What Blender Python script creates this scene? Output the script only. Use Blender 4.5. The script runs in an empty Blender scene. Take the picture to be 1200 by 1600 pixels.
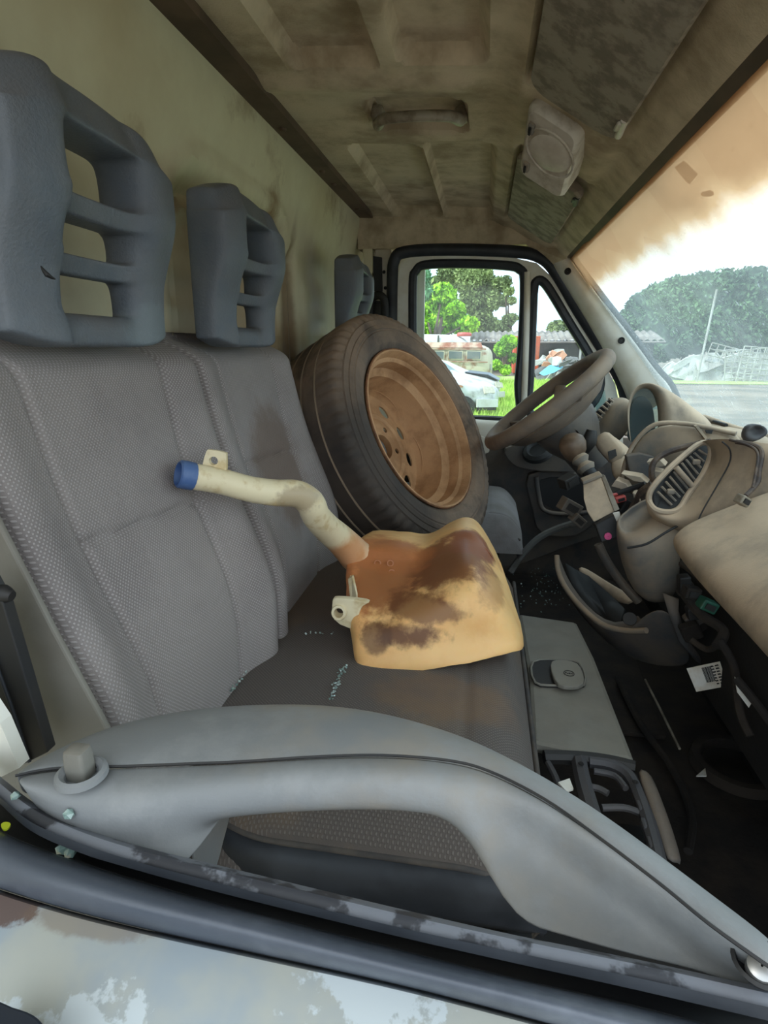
import bpy, bmesh, math, random
import numpy as np
from mathutils import Vector, Matrix
random.seed(7); rng = np.random.default_rng(7)
S = bpy.context.scene; COL = S.collection
# ------------------------------------------------------------------ camera
H = 1.7                      # camera height above the ground, metres
F = 900.0                    # focal length in pixels of the 1200x1600 frame
Yc = np.array([158, 257, F]); Yc = Yc/np.linalg.norm(Yc)       # world Y seen from the camera (right, up, forward)
p_ = math.atan2(257, F); Zc = np.array([0, math.cos(p_), -math.sin(p_)])
Xc = np.array([Zc[2]*Yc[1]-Zc[1]*Yc[2], Zc[0]*Yc[2]-Zc[2]*Yc[0], Zc[1]*Yc[0]-Zc[0]*Yc[1]])
if Xc[0] < 0: Xc = -Xc
cam = bpy.data.cameras.new('camera'); camo = bpy.data.objects.new('camera', cam); COL.objects.link(camo)
cam.sensor_fit = 'VERTICAL'; cam.sensor_height = 36; cam.lens = 36*F/1600; cam.clip_start = .02; cam.clip_end = 500
B = Matrix(((Xc[0], Xc[1], -Xc[2]), (Yc[0], Yc[1], -Yc[2]), (Zc[0], Zc[1], -Zc[2])))   # columns = camera right, up, back in world
camo.matrix_world = Matrix.Translation((0, 0, H)) @ B.to_4x4()
S.camera = camo
# ------------------------------------------------------------------ sky, sun, exposure
S.view_settings.view_transform = 'Standard'; S.view_settings.look = 'None'
S.view_settings.gamma = 1; S.view_settings.use_curve_mapping = False
S.view_settings.exposure = 1.1
W = bpy.data.worlds.new('sky'); S.world = W; W.use_nodes = True
wn = W.node_tree.nodes; wl = W.node_tree.links; wn.clear()
wo = wn.new('ShaderNodeOutputWorld'); bg = wn.new('ShaderNodeBackground'); bg.inputs[1].default_value = 1.35
tc = wn.new('ShaderNodeTexCoord'); nz = wn.new('ShaderNodeTexNoise'); nz.inputs['Scale'].default_value = 2.2; nz.inputs['Detail'].default_value = 6
rp = wn.new('ShaderNodeValToRGB'); rp.color_ramp.elements[0].position = .38; rp.color_ramp.elements[0].color = (.52, .68, .82, 1)
rp.color_ramp.elements[1].position = .58; rp.color_ramp.elements[1].color = (.86, .90, .93, 1)
wl.new(tc.outputs['Generated'], nz.inputs['Vector']); wl.new(nz.outputs['Fac'], rp.inputs[0]); wl.new(rp.outputs[0], bg.inputs[0]); wl.new(bg.outputs[0], wo.inputs[0])
sun = bpy.data.lights.new('sun', 'SUN'); sun.energy = 2.2; sun.angle = .12; sun.color = (1, .95, .86)
suno = bpy.data.objects.new('sun', sun); COL.objects.link(suno); suno.rotation_euler = (math.radians(-38), math.radians(-8), 0)
suno.rotation_euler = Vector((.62, .25, -.74)).to_track_quat('-Z', 'Y').to_euler()

# ------------------------------------------------------------------ geometry helpers
def ray(px, py):
    v = np.array([px-600, 800-py, F]); return v@Xc, v@Yc, v@Zc
def U(px, py, Y):            # point of a sight line at the depth Y metres across the van
    a, b, c = ray(px, py); return Vector((a/b*Y, Y, H+c/b*Y))
def UZ(px, py, z):           # point of a sight line at height z above the camera
    a, b, c = ray(px, py); return Vector((a/c*z, b/c*z, H+z))
def UX(px, py, x):
    a, b, c = ray(px, py); return Vector((x, b/a*x, H+c/a*x))
def zr(x):                   # headliner height over the camera at x
    if x < .03: return .45-.03*(x+.46)/.49
    return .42-.14*(x-.03)/.227
def R(x, y, z): return Vector((x, y, z+H))
def link(name, me, mat=None, parent=None, smooth=True, angle=40):
    o = bpy.data.objects.new(name, me); COL.objects.link(o)
    if mat: me.materials.append(mat)
    if parent: o.parent = parent
    if smooth:
        me.shade_smooth()
        if angle: me.set_sharp_from_angle(angle=math.radians(angle))
    return o
def mesh(name, vs, fs, mat=None, parent=None, smooth=True, angle=40, thick=0, sub=0, bev=0, off=-1):
    me = bpy.data.meshes.new(name); me.from_pydata([tuple(v) for v in vs], [], fs); me.update()
    bm = bmesh.new(); bm.from_mesh(me); bmesh.ops.recalc_face_normals(bm, faces=bm.faces[:]); bm.to_mesh(me); bm.free()
    o = link(name, me, mat, parent, smooth, angle if not sub else None)
    if thick:
        m = o.modifiers.new('t', 'SOLIDIFY'); m.thickness = thick; m.offset = off
    if bev:
        m = o.modifiers.new('b', 'BEVEL'); m.width = bev; m.segments = 2; m.limit_method = 'ANGLE'
    if sub:
        m = o.modifiers.new('s', 'SUBSURF'); m.levels = sub; m.render_levels = sub
    return o
def grid(name, rows, mat=None, parent=None, closed=False, caps=False, **k):
    n = len(rows[0]); vs = [v for r in rows for v in r]; fs = []
    for i in range(len(rows)-1):
        for j in range(n if closed else n-1):
            j2 = (j+1) % n; fs.append((i*n+j, i*n+j2, (i+1)*n+j2, (i+1)*n+j))
    if caps: fs.append(tuple(range(n))); fs.append(tuple((len(rows)-1)*n+j for j in range(n)))
    return mesh(name, vs, fs, mat, parent, **k)
def pgrid(name, rows, mat=None, parent=None, **k):      # rows of (px, py, Y)
    return grid(name, [[U(*p) for p in r] for r in rows], mat, parent, **k)
def slab(name, pts, ext, mat=None, parent=None, holes=None, **k):   # polygon extruded by a vector
    n = len(pts); e = Vector(ext); vs = [Vector(p) for p in pts]+[Vector(p)+e for p in pts]
    fs = [tuple(range(n)), tuple(range(2*n-1, n-1, -1))]+[(i, (i+1) % n, n+(i+1) % n, n+i) for i in range(n)]
    k.setdefault('smooth', False)
    return mesh(name, vs, fs, mat, parent, **k)
def smoothpts(pts, n=6, closed=False):
    P = [Vector(p) for p in pts]; out = []; m = len(P)
    for i in range(m if closed else m-1):
        g = (lambda q: P[q % m]) if closed else (lambda q: P[max(0, min(m-1, q))])
        a, b, c, d = g(i-1), g(i), g(i+1), g(i+2)
        for s in range(n):
            t = s/n; out.append(.5*((2*b)+(c-a)*t+(2*a-5*b+4*c-d)*t*t+(3*b-a-3*c+d)*t**3))
    if not closed: out.append(P[-1])
    return out
def tube(name, pts, rad, mat=None, parent=None, seg=10, smoothn=5, closed=False, flat=1., caps=True, **k):
    P = [Vector(p) for p in pts]
    rr = rad if isinstance(rad, (list, tuple)) else [rad]*len(P)
    if smoothn > 1:
        Q = smoothpts(P, smoothn, closed); m = len(P); R2 = []
        for i in range(len(Q)):
            f = i/smoothn; a = int(f); t = f-a; R2.append(rr[a % m]*(1-t)+rr[(a+1) % m if closed else min(a+1, m-1)]*t)
        P, rr = Q, R2
    rows = []; up = None; m = len(P)
    for i, q in enumerate(P):
        if closed: tg = P[(i+1) % m]-P[i-1]
        else: tg = P[min(i+1, m-1)]-P[max(i-1, 0)]
        tg = tg.normalized() if tg.length > 1e-9 else Vector((0, 0, 1))
        if up is None: up = tg.cross(Vector((.13, .31, .94))).normalized()
        else:
            up = (up-tg*up.dot(tg)); up = up.normalized()
        s = tg.cross(up)
        rows.append([q+rr[i]*(math.cos(a)*up+flat*math.sin(a)*s) for a in (2*math.pi*j/seg for j in range(seg))])
    if closed: rows.append(rows[0])
    return grid(name, rows, mat, parent, closed=True, caps=caps and not closed, **k)
def box(name, c, size, mat=None, parent=None, rot=None, bev=.003, **k):
    c = Vector(c); sx, sy, sz = [q/2 for q in size]
    vs = [Vector((a*sx, b*sy, d*sz)) for a in (-1, 1) for b in (-1, 1) for d in (-1, 1)]
    if rot is not None: vs = [rot@v for v in vs]
    fs = [(0, 1, 3, 2), (4, 6, 7, 5), (0, 4, 5, 1), (2, 3, 7, 6), (0, 2, 6, 4), (1, 5, 7, 3)]
    return mesh(name, [v+c for v in vs], fs, mat, parent, smooth=False, bev=bev, **k)
def lathe(name, C, n, prof, mat=None, parent=None, seg=48, mod=None, closedprof=False, a0=None, **k):
    n = Vector(n).normalized(); a = n.cross(Vector((0, 0, 1)))
    if a.length < 1e-3: a = Vector((1, 0, 0))
    a.normalize(); b = n.cross(a); C = Vector(C); rows = []
    pr = list(prof)+([prof[0]] if closedprof else [])
    for i, (h, r) in enumerate(pr):
        row = []
        for j in range(seg):
            t = 2*math.pi*j/seg; hh, r2 = (h, r) if mod is None else mod(i, j, h, r)
            row.append(C+n*hh+r2*(math.cos(t)*a+math.sin(t)*b))
        rows.append(row)
    o = grid(name, rows, mat, parent, closed=True, **k); return o
def bake(o, cutters):
    for c in cutters:
        m = o.modifiers.new('c', 'BOOLEAN'); m.operation = 'DIFFERENCE'; m.solver = 'EXACT'; m.object = c
    dg = bpy.context.evaluated_depsgraph_get(); me = bpy.data.meshes.new_from_object(o.evaluated_get(dg))
    o.modifiers.clear(); o.data = me
    for c in cutters: bpy.data.objects.remove(c)
    me.shade_smooth(); me.set_sharp_from_angle(angle=math.radians(35))
def rrect(u0, v0, u1, v1, r, n=5):
    out = []
    for cx, cy, s in ((u1-r, v1-r, 0), (u0+r, v1-r, 1), (u0+r, v0+r, 2), (u1-r, v0+r, 3)):
        for i in range(n+1):
            t = (s+i/n)*math.pi/2; out.append((cx+r*math.cos(t), cy+r*math.sin(t)))
    return out
def thing(name, label, cat, loc=(0, 0, 0), group=None):
    o = bpy.data.objects.new(name, None); COL.objects.link(o); o.empty_display_size = .05
    o['label'] = label; o['category'] = cat
    if group: o['group'] = group
    return o
def tag(o, label, cat, group=None):
    o['label'] = label; o['category'] = cat
    if group: o['group'] = group
    return o
def st(o): o['kind'] = 'structure'; return o
def stempty(name):
    o = bpy.data.objects.new(name, None); COL.objects.link(o); o['kind'] = 'structure'; return o
def ss(x, a, b):
    t = min(1, max(0, (x-a)/(b-a))); return t*t*(3-2*t)

# ------------------------------------------------------------------ materials
def lin(c): return tuple(((v/255)/12.92 if v <= 10 else ((v/255+.055)/1.055)**2.4) for v in c)+(1,)
def mat(name, c, rough=.6, c2=None, scale=8, lo=.4, hi=.65, bump=.0, bscale=120, metal=0, dust=None, dustamt=.0, weave=None, spec=.5, emit=0, coat=0, trans=0):
    m = bpy.data.materials.new(name); m.use_nodes = True; N = m.node_tree.nodes; L = m.node_tree.links
    b = N['Principled BSDF']; b.inputs['Roughness'].default_value = rough; b.inputs['Metallic'].default_value = metal
    b.inputs['Specular IOR Level'].default_value = spec
    if coat: b.inputs['Coat Weight'].default_value = coat
    t = N.new('ShaderNodeTexCoord'); src = None
    def mix(fac, a, bb):
        x = N.new('ShaderNodeMix'); x.data_type = 'RGBA'
        if isinstance(fac, float): x.inputs[0].default_value = fac
        else: L.new(fac, x.inputs[0])
        for i, q in ((6, a), (7, bb)):
            if isinstance(q, tuple): x.inputs[i].default_value = q
            else: L.new(q, x.inputs[i])
        return x.outputs[2]
    def noise(s, det=5, rg=.6):
        n = N.new('ShaderNodeTexNoise'); n.inputs['Scale'].default_value = s; n.inputs['Detail'].default_value = det; n.inputs['Roughness'].default_value = rg
        L.new(t.outputs['Object'], n.inputs['Vector']); return n.outputs['Fac']
    def ramp(f, a, bq):
        r = N.new('ShaderNodeMapRange'); r.interpolation_type = 'SMOOTHSTEP'; r.inputs[1].default_value = a; r.inputs[2].default_value = bq; L.new(f, r.inputs[0]); return r.outputs[0]
    def math_(op, a, bb=None):
        x = N.new('ShaderNodeMath'); x.operation = op
        for i, q in ((0, a), (1, bb)):
            if q is None: continue
            if isinstance(q, (int, float)): x.inputs[i].default_value = q
            else: L.new(q, x.inputs[i])
        return x.outputs[0]
    col = lin(c)
    if c2: col = mix(ramp(noise(scale), lo, hi), col, lin(c2))
    wv = None
    if weave:
        ax, k, cw = weave      # two axes of the cloth, dots per metre, dot colour
        sp = N.new('ShaderNodeSeparateXYZ'); L.new(t.outputs['Object'], sp.inputs[0])
        u = math_('MULTIPLY', sp.outputs[ax[0]], k*2*math.pi); v = math_('MULTIPLY', sp.outputs[ax[1]], k*2*math.pi)
        w = math_('ADD', math_('SINE', math_('ADD', u, v)), math_('SINE', math_('SUBTRACT', u, v)))
        wv = ramp(w, .2, 1.3); col = mix(math_('MULTIPLY', wv, .6), col, lin(cw))
    if dust:
        g = N.new('ShaderNodeNewGeometry'); sp2 = N.new('ShaderNodeSeparateXYZ'); L.new(g.outputs['Normal'], sp2.inputs[0])
        up = ramp(sp2.outputs[2], -.2, .9); nn = ramp(noise(14, 8, .65), .3, .62)
        f = math_('MULTIPLY', math_('ADD', math_('MULTIPLY', up, .7), math_('MULTIPLY', nn, .5)), dustamt)
        cl = N.new('ShaderNodeClamp'); L.new(f, cl.inputs[0]); col = mix(cl.outputs[0], col, lin(dust))
    if isinstance(col, tuple): b.inputs['Base Color'].default_value = col
    else: L.new(col, b.inputs['Base Color'])
    if bump or weave:
        bp = N.new('ShaderNodeBump'); bp.inputs['Strength'].default_value = bump or .3; bp.inputs['Distance'].default_value = .002
        h = noise(bscale, 3)
        if wv is not None: h = math_('ADD', math_('MULTIPLY', h, .5), wv)
        L.new(h, bp.inputs['Height']); L.new(bp.outputs[0], b.inputs['Normal'])
    if emit: b.inputs['Emission Color'].default_value = lin(c); b.inputs['Emission Strength'].default_value = emit
    m['b'] = b.name
    return m
DUST = (150, 128, 104)
M = dict(
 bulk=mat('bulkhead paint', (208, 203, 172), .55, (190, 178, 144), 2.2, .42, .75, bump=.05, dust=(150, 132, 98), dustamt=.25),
 head=mat('headliner felt', (200, 184, 158), .95, (150, 134, 110), 9, .35, .7, bump=.5, bscale=260),
 headtrim=mat('headliner edge strip', (96, 78, 62), .8, (72, 58, 46), 6, bump=.1),
 cream=mat('cream plastic trim', (214, 210, 198), .6, (194, 184, 162), 7, .45, .75, bump=.08),
 doorpaint=mat('cream door paint', (226, 226, 216), .45, (208, 202, 184), 6),
 rubber=mat('black rubber', (32, 36, 42), .55, (48, 52, 58), 12, bump=.1),
 rubberdusty=mat('speckled rubber', (118, 122, 130), .55, (56, 58, 64), 26, .5, .56, bump=.25, bscale=90),
 rubbergloss=mat('weathered rubber tube', (74, 80, 90), .38, (108, 114, 124), 10, .45, .7, bump=.12, bscale=200),
 headrest=mat('blue grey moulded foam', (84, 94, 105), .5, (98, 108, 118), 9, .4, .7, bump=.45, bscale=300, dust=(128, 118, 104), dustamt=.28),
 fabric=mat('grey jacquard backrest cloth', (140, 134, 132), .95, (126, 120, 119), 5, weave=((1, 2), 195, (182, 177, 176)), bump=.5, bscale=400),
 fabric2=mat('grey jacquard side cloth', (128, 126, 127), .95, (116, 113, 114), 5, weave=((1, 2), 170, (150, 148, 149)), bump=.4, bscale=500),
 cushion=mat('dusty brown grey cushion cloth', (90, 84, 80), .95, (112, 96, 78), 5, .52, .72, weave=((0, 1), 195, (122, 116, 111)), bump=.5, bscale=400),
 piping=mat('charcoal piping', (58, 56, 56), .7, (80, 74, 68), 20),
 seatside=mat('charcoal vinyl', (62, 62, 66), .6, (72, 70, 70), 8, bump=.15, bscale=300),
 greyplastic=mat('grey plastic', (118, 118, 112), .6, (106, 104, 98), 10, bump=.12, bscale=500, dust=(140, 130, 112), dustamt=.25),
 doortrim=mat('weathered grey door plastic', (124, 127, 129), .65, (150, 141, 128), 5, .42, .62, bump=.12, bscale=500, dust=(136, 138, 134), dustamt=.2),
 dash=mat('dusty dashboard plastic', (112, 106, 98), .8, (122, 113, 100), 9, .35, .6, bump=.15, bscale=500, dust=(206, 182, 154), dustamt=.75),
 dashd=mat('dark dash plastic', (60, 64, 68), .65, (76, 74, 70), 9, bump=.12, bscale=500, dust=DUST, dustamt=.35),
 dashg=mat('mid grey dash plastic', (98, 100, 98), .65, (108, 104, 98), 9, bump=.1, bscale=500, dust=(200, 172, 138), dustamt=.5),
 bin=mat('grey dash bin plastic', (84, 88, 90), .6, (100, 98, 92), 9, bump=.1, bscale=500, dust=(196, 166, 132), dustamt=.4),
 black=mat('black plastic', (26, 27, 29), .6, (38, 36, 34), 9, bump=.1),
 carpet=mat('dark dirty carpet', (34, 30, 27), .95, (52, 44, 36), 9, bump=.7, bscale=120),
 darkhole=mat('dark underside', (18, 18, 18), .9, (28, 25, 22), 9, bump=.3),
 wheelrubber=mat('dusty steering wheel leather', (98, 88, 80), .7, (124, 108, 92), 12, .4, .65, bump=.2, bscale=400, dust=(158, 140, 120), dustamt=.4),
 tyre=mat('dusty worn tyre rubber', (84, 76, 70), .75, (134, 114, 96), 5, .36, .64, bump=.5, bscale=90, dust=(168, 142, 118), dustamt=.5),
 knob=mat('worn brown knob', (92, 74, 58), .5, (112, 92, 74), 40, bump=.1),
 groove=mat('dusty groove', (150, 132, 112), .9), basecloth=mat('plain grey seat cloth', (132, 130, 130), .95, (118, 114, 112), 8, bump=.4, bscale=300),
 rim=mat('rusty steel wheel', (206, 164, 122), .7, (160, 120, 84), 10, .4, .65, bump=.5, bscale=160, metal=.1, dust=(176, 134, 94), dustamt=.3),
 rimedge=mat('rust bitten rim edge', (136, 92, 60), .8, (92, 60, 40), 30, bump=.4, bscale=200),
 metal=mat('dull metal', (170, 172, 172), .4, (130, 120, 108), 20, metal=.8),
 whiteplastic=mat('white plastic', (222, 220, 210), .5, (190, 180, 160), 20),
 lens=mat('frosted lamp lens', (206, 200, 188), .45, (186, 178, 164), 20),
 housing=mat('dirty grey lamp housing', (196, 190, 178), .55, (160, 150, 134), 24),
 felt=mat('dusty sun visor vinyl', (150, 140, 126), .85, (116, 106, 94), 26, .42, .62, bump=.35, bscale=300),
 handle=mat('mottled grab handle', (150, 142, 126), .5, (112, 100, 84), 24),
 blue=mat('blue cap', (68, 98, 150), .5, (92, 118, 160), 30),
 green=mat('green connector', (28, 78, 62), .5),
 red=mat('faded red plastic', (186, 84, 78), .5), pink=mat('pink mark', (212, 84, 140), .6), 
 wire=mat('brown taped wire', (62, 52, 48), .7, (104, 88, 74), 40), wirew=mat('pale wire', (180, 164, 140), .6),
 sealgrey=mat('grey door sill seal', (128, 130, 128), .55, (100, 98, 92), 12),
 paper=mat('white paper label', (226, 224, 216), .7, (206, 196, 178), 30), ink=mat('black print ink', (30, 28, 28), .8),
 paint=mat('chalky blue grey body paint', (146, 156, 162), .8, (164, 166, 158), 7, .42, .58, bump=.12, bscale=60),
 rubbershade=mat('blue black trim', (34, 40, 50), .5),
 grass=mat('sunlit grass', (142, 166, 88), .95, (168, 180, 114), .8, .35, .65, bump=.6, bscale=20),
 blade=mat('grass blades', (150, 190, 70), .9, (188, 208, 110), 3),
 dirt=mat('dirt road', (128, 118, 104), .95, (98, 94, 84), .5, .4, .6, bump=.4, bscale=8),
 leafb=mat('bright mango leaves', (176, 226, 48), .7, (104, 160, 30), 1.2, .4, .6), leafo=mat('olive leaves', (150, 168, 104), .8, (104, 122, 76), .6, .4, .6),
 leafp=mat('drooping blue green leaves', (110, 164, 118), .7, (64, 112, 64), 1.5, .4, .6), leafh=mat('hedge leaves', (92, 124, 84), .85, (58, 88, 60), .3, .4, .6),
 bark=mat('bark', (92, 78, 64), .95, (64, 54, 46), 4, bump=.5),
 rust=mat('rusty van roof', (142, 90, 72), .8, (184, 164, 146), 1.6, .4, .6), vancream=mat('flaking cream van paint', (188, 180, 160), .7, (140, 96, 72), 1.6, .5, .66),
 vanwhite=mat('white van paint', (200, 202, 202), .5, (176, 174, 168), 1.5), carpaint=mat('sooty white car paint', (190, 194, 198), .45, (140, 142, 142), 2.4, .48, .66),
 cardark=mat('dark blue car paint', (60, 70, 84), .35), glassdark=mat('dusty car window', (90, 98, 98), .25, (120, 118, 108), 1.5), carscreen=mat('car windscreen', (168, 190, 200), .12, coat=.5),
 shed=mat('grey corrugated roof', (140, 134, 128), .8, (112, 106, 102), 1), shedwall=mat('dark shed wall', (72, 76, 80), .9, (92, 90, 86), .7),
 orange=mat('red orange container', (214, 78, 40), .6, (180, 90, 50), 1), tarp=mat('light blue tarp', (98, 178, 206), .6), 
 scrapw=mat('white scrap panel', (176, 178, 174), .6, (132, 130, 122), 1), scrapd=mat('dark scrap', (92, 92, 92), .8), scrapo=mat('brown scrap', (180, 130, 104), .8),
 yellow=mat('yellow green leaf bit', (200, 214, 50), .5),
)
def addspots(m, c, scale, lo, hi, rough=None):     # extra stains with a shape of their own
    N = m.node_tree.nodes; L = m.node_tree.links; b = N['Principled BSDF']; l = b.inputs['Base Color'].links[0]; s = l.from_socket
    t = N.new('ShaderNodeTexCoord'); n = N.new('ShaderNodeTexNoise'); n.inputs['Scale'].default_value = scale; n.inputs['Detail'].default_value = 7; n.inputs['Roughness'].default_value = .65
    L.new(t.outputs['Object'], n.inputs['Vector']); r = N.new('ShaderNodeMapRange'); r.inputs[1].default_value = lo; r.inputs[2].default_value = hi; L.new(n.outputs['Fac'], r.inputs[0])
    x = N.new('ShaderNodeMix'); x.data_type = 'RGBA'; L.new(r.outputs[0], x.inputs[0]); L.new(s, x.inputs[6]); x.inputs[7].default_value = lin(c); L.new(x.outputs[2], b.inputs['Base Color'])
def addregion(m, centre, radius, c, amt=1., nscale=12, nstr=.5, soft=.5):   # a patch of colour around a point of the object
    N = m.node_tree.nodes; L = m.node_tree.links; b = N['Principled BSDF']; l = b.inputs['Base Color'].links; 
    s = l[0].from_socket if l else None
    t = N.new('ShaderNodeTexCoord'); d = N.new('ShaderNodeVectorMath'); d.operation = 'SUBTRACT'; L.new(t.outputs['Object'], d.inputs[0]); d.inputs[1].default_value = tuple(centre)
    e = N.new('ShaderNodeVectorMath'); e.operation = 'DIVIDE'; L.new(d.outputs[0], e.inputs[0]); e.inputs[1].default_value = tuple(radius)
    ln = N.new('ShaderNodeVectorMath'); ln.operation = 'LENGTH'; L.new(e.outputs[0], ln.inputs[0])
    n = N.new('ShaderNodeTexNoise'); n.inputs['Scale'].default_value = nscale; n.inputs['Detail'].default_value = 8; n.inputs['Roughness'].default_value = .65; L.new(t.outputs['Object'], n.inputs['Vector'])
    a = N.new('ShaderNodeMath'); a.operation = 'MULTIPLY_ADD'; L.new(n.outputs['Fac'], a.inputs[0]); a.inputs[1].default_value = nstr*2; a.inputs[2].default_value = -nstr
    a2 = N.new('ShaderNodeMath'); a2.operation = 'ADD'; L.new(a.outputs[0], a2.inputs[0]); L.new(ln.outputs['Value'], a2.inputs[1])
    r = N.new('ShaderNodeMapRange'); r.interpolation_type = 'SMOOTHSTEP'; r.inputs[1].default_value = 1+soft/2; r.inputs[2].default_value = 1-soft/2; r.inputs[3].default_value = 0; r.inputs[4].default_value = amt; L.new(a2.outputs[0], r.inputs[0])
    x = N.new('ShaderNodeMix'); x.data_type = 'RGBA'; L.new(r.outputs[0], x.inputs[0])
    if s: L.new(s, x.inputs[6])
    else: x.inputs[6].default_value = b.inputs['Base Color'].default_value
    x.inputs[7].default_value = lin(c); L.new(x.outputs[2], b.inputs['Base Color'])
addspots(M['bulk'], (122, 92, 58), 3.2, .56, .72)
addregion(M['bulk'], R(-.52, 1.2, .05), (.1, .27, .21), (150, 116, 76), .55, 9, .35, .9)  # browner inside the pressed ring and down the grooves
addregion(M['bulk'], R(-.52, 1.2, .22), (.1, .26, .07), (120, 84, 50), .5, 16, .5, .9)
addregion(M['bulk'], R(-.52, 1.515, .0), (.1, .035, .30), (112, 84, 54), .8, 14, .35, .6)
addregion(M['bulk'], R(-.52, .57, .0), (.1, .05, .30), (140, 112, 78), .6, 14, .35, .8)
addregion(M['bulk'], R(-.52, 1.68, -.1), (.1, .07, .34), (226, 224, 214), .8, 10, .3, .6)
addspots(M['tyre'], (70, 62, 56), 4, .5, .64)
addregion(M['tyre'], R(-.20, 1.18, -.30), (.22, .20, .24), (34, 32, 32), .85, 9, .35, .8)  # near-black patch on the lower left of the tyre
addspots(M['head'], (196, 184, 158), 5, .55, .75)
addspots(M['doortrim'], (140, 142, 142), 9, .5, .62)
addregion(M['fabric'], R(-.38, 1.03, -.22), (.1, .1, .12), (104, 84, 68), .6, 14)
addregion(M['cushion'], R(-.1, 1.12, -.46), (.35, .26, .1), (106, 88, 70), .6, 8)
addregion(M['cushion'], UZ(700, 1100, -.46), (.10, .05, .05), (124, 96, 72), .3, 12, .8)
addregion(M['headrest'], R(-.37, .66, .02), (.05, .05, .03), (112, 124, 130), .7, 60)
def tankmat():
    m = mat('stained translucent tank plastic', (244, 198, 134), .5, (236, 184, 118), 14, bump=.25, bscale=60)
    b = m.node_tree.nodes['Principled BSDF']; b.inputs['Subsurface Weight'].default_value = .25; b.inputs['Subsurface Radius'].default_value = (.02, .01, .004)
    return m
M['tank'] = tankmat()
M['neck'] = mat('cream translucent neck plastic', (226, 214, 180), .45, (204, 184, 140), 30, .5, .65, bump=.15, bscale=90)
def glassmat(name, haze, hc, speck):
    m = bpy.data.materials.new(name); m.use_nodes = True; N = m.node_tree.nodes; L = m.node_tree.links; N.clear()
    o = N.new('ShaderNodeOutputMaterial'); tr = N.new('ShaderNodeBsdfTransparent'); tr.inputs[0].default_value = (.78, .90, .92, 1)
    df = N.new('ShaderNodeBsdfTranslucent'); df.inputs[0].default_value = hc; d2 = N.new('ShaderNodeBsdfDiffuse'); d2.inputs[0].default_value = hc
    ad = N.new('ShaderNodeMixShader'); ad.inputs[0].default_value = .35; L.new(df.outputs[0], ad.inputs[1]); L.new(d2.outputs[0], ad.inputs[2])
    t = N.new('ShaderNodeTexCoord'); n = N.new('ShaderNodeTexNoise'); n.inputs['Scale'].default_value = 5; n.inputs['Detail'].default_value = 9; n.inputs['Roughness'].default_value = .7; L.new(t.outputs['Object'], n.inputs['Vector'])
    r = N.new('ShaderNodeMapRange'); r.inputs[1].default_value = .3; r.inputs[2].default_value = .75; r.inputs[3].default_value = haze*.6; r.inputs[4].default_value = haze*1.35; L.new(n.outputs['Fac'], r.inputs[0])
    v = N.new('ShaderNodeTexNoise'); v.inputs['Scale'].default_value = 90; v.inputs['Detail'].default_value = 2; L.new(t.outputs['Object'], v.inputs['Vector'])
    r2 = N.new('ShaderNodeMapRange'); r2.inputs[1].default_value = .66; r2.inputs[2].default_value = .72; r2.inputs[4].default_value = speck; L.new(v.outputs['Fac'], r2.inputs[0])
    a = N.new('ShaderNodeMath'); a.operation = 'ADD'; a.use_clamp = True; L.new(r.outputs[0], a.inputs[0]); L.new(r2.outputs[0], a.inputs[1])
    mx = N.new('ShaderNodeMixShader'); L.new(a.outputs[0], mx.inputs[0]); L.new(tr.outputs[0], mx.inputs[1]); L.new(ad.outputs[0], mx.inputs[2])
    gl = N.new('ShaderNodeBsdfGlossy'); gl.inputs['Roughness'].default_value = .08; m2 = N.new('ShaderNodeMixShader'); m2.inputs[0].default_value = .04
    L.new(mx.outputs[0], m2.inputs[1]); L.new(gl.outputs[0], m2.inputs[2]); L.new(m2.outputs[0], o.inputs[0]); return m
M['screen'] = glassmat('dusty windscreen glass', .30, (.66, .80, .82, 1), .25)
M['pane'] = glassmat('clear door glass', .05, (.8, .85, .85, 1), .0)
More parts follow.
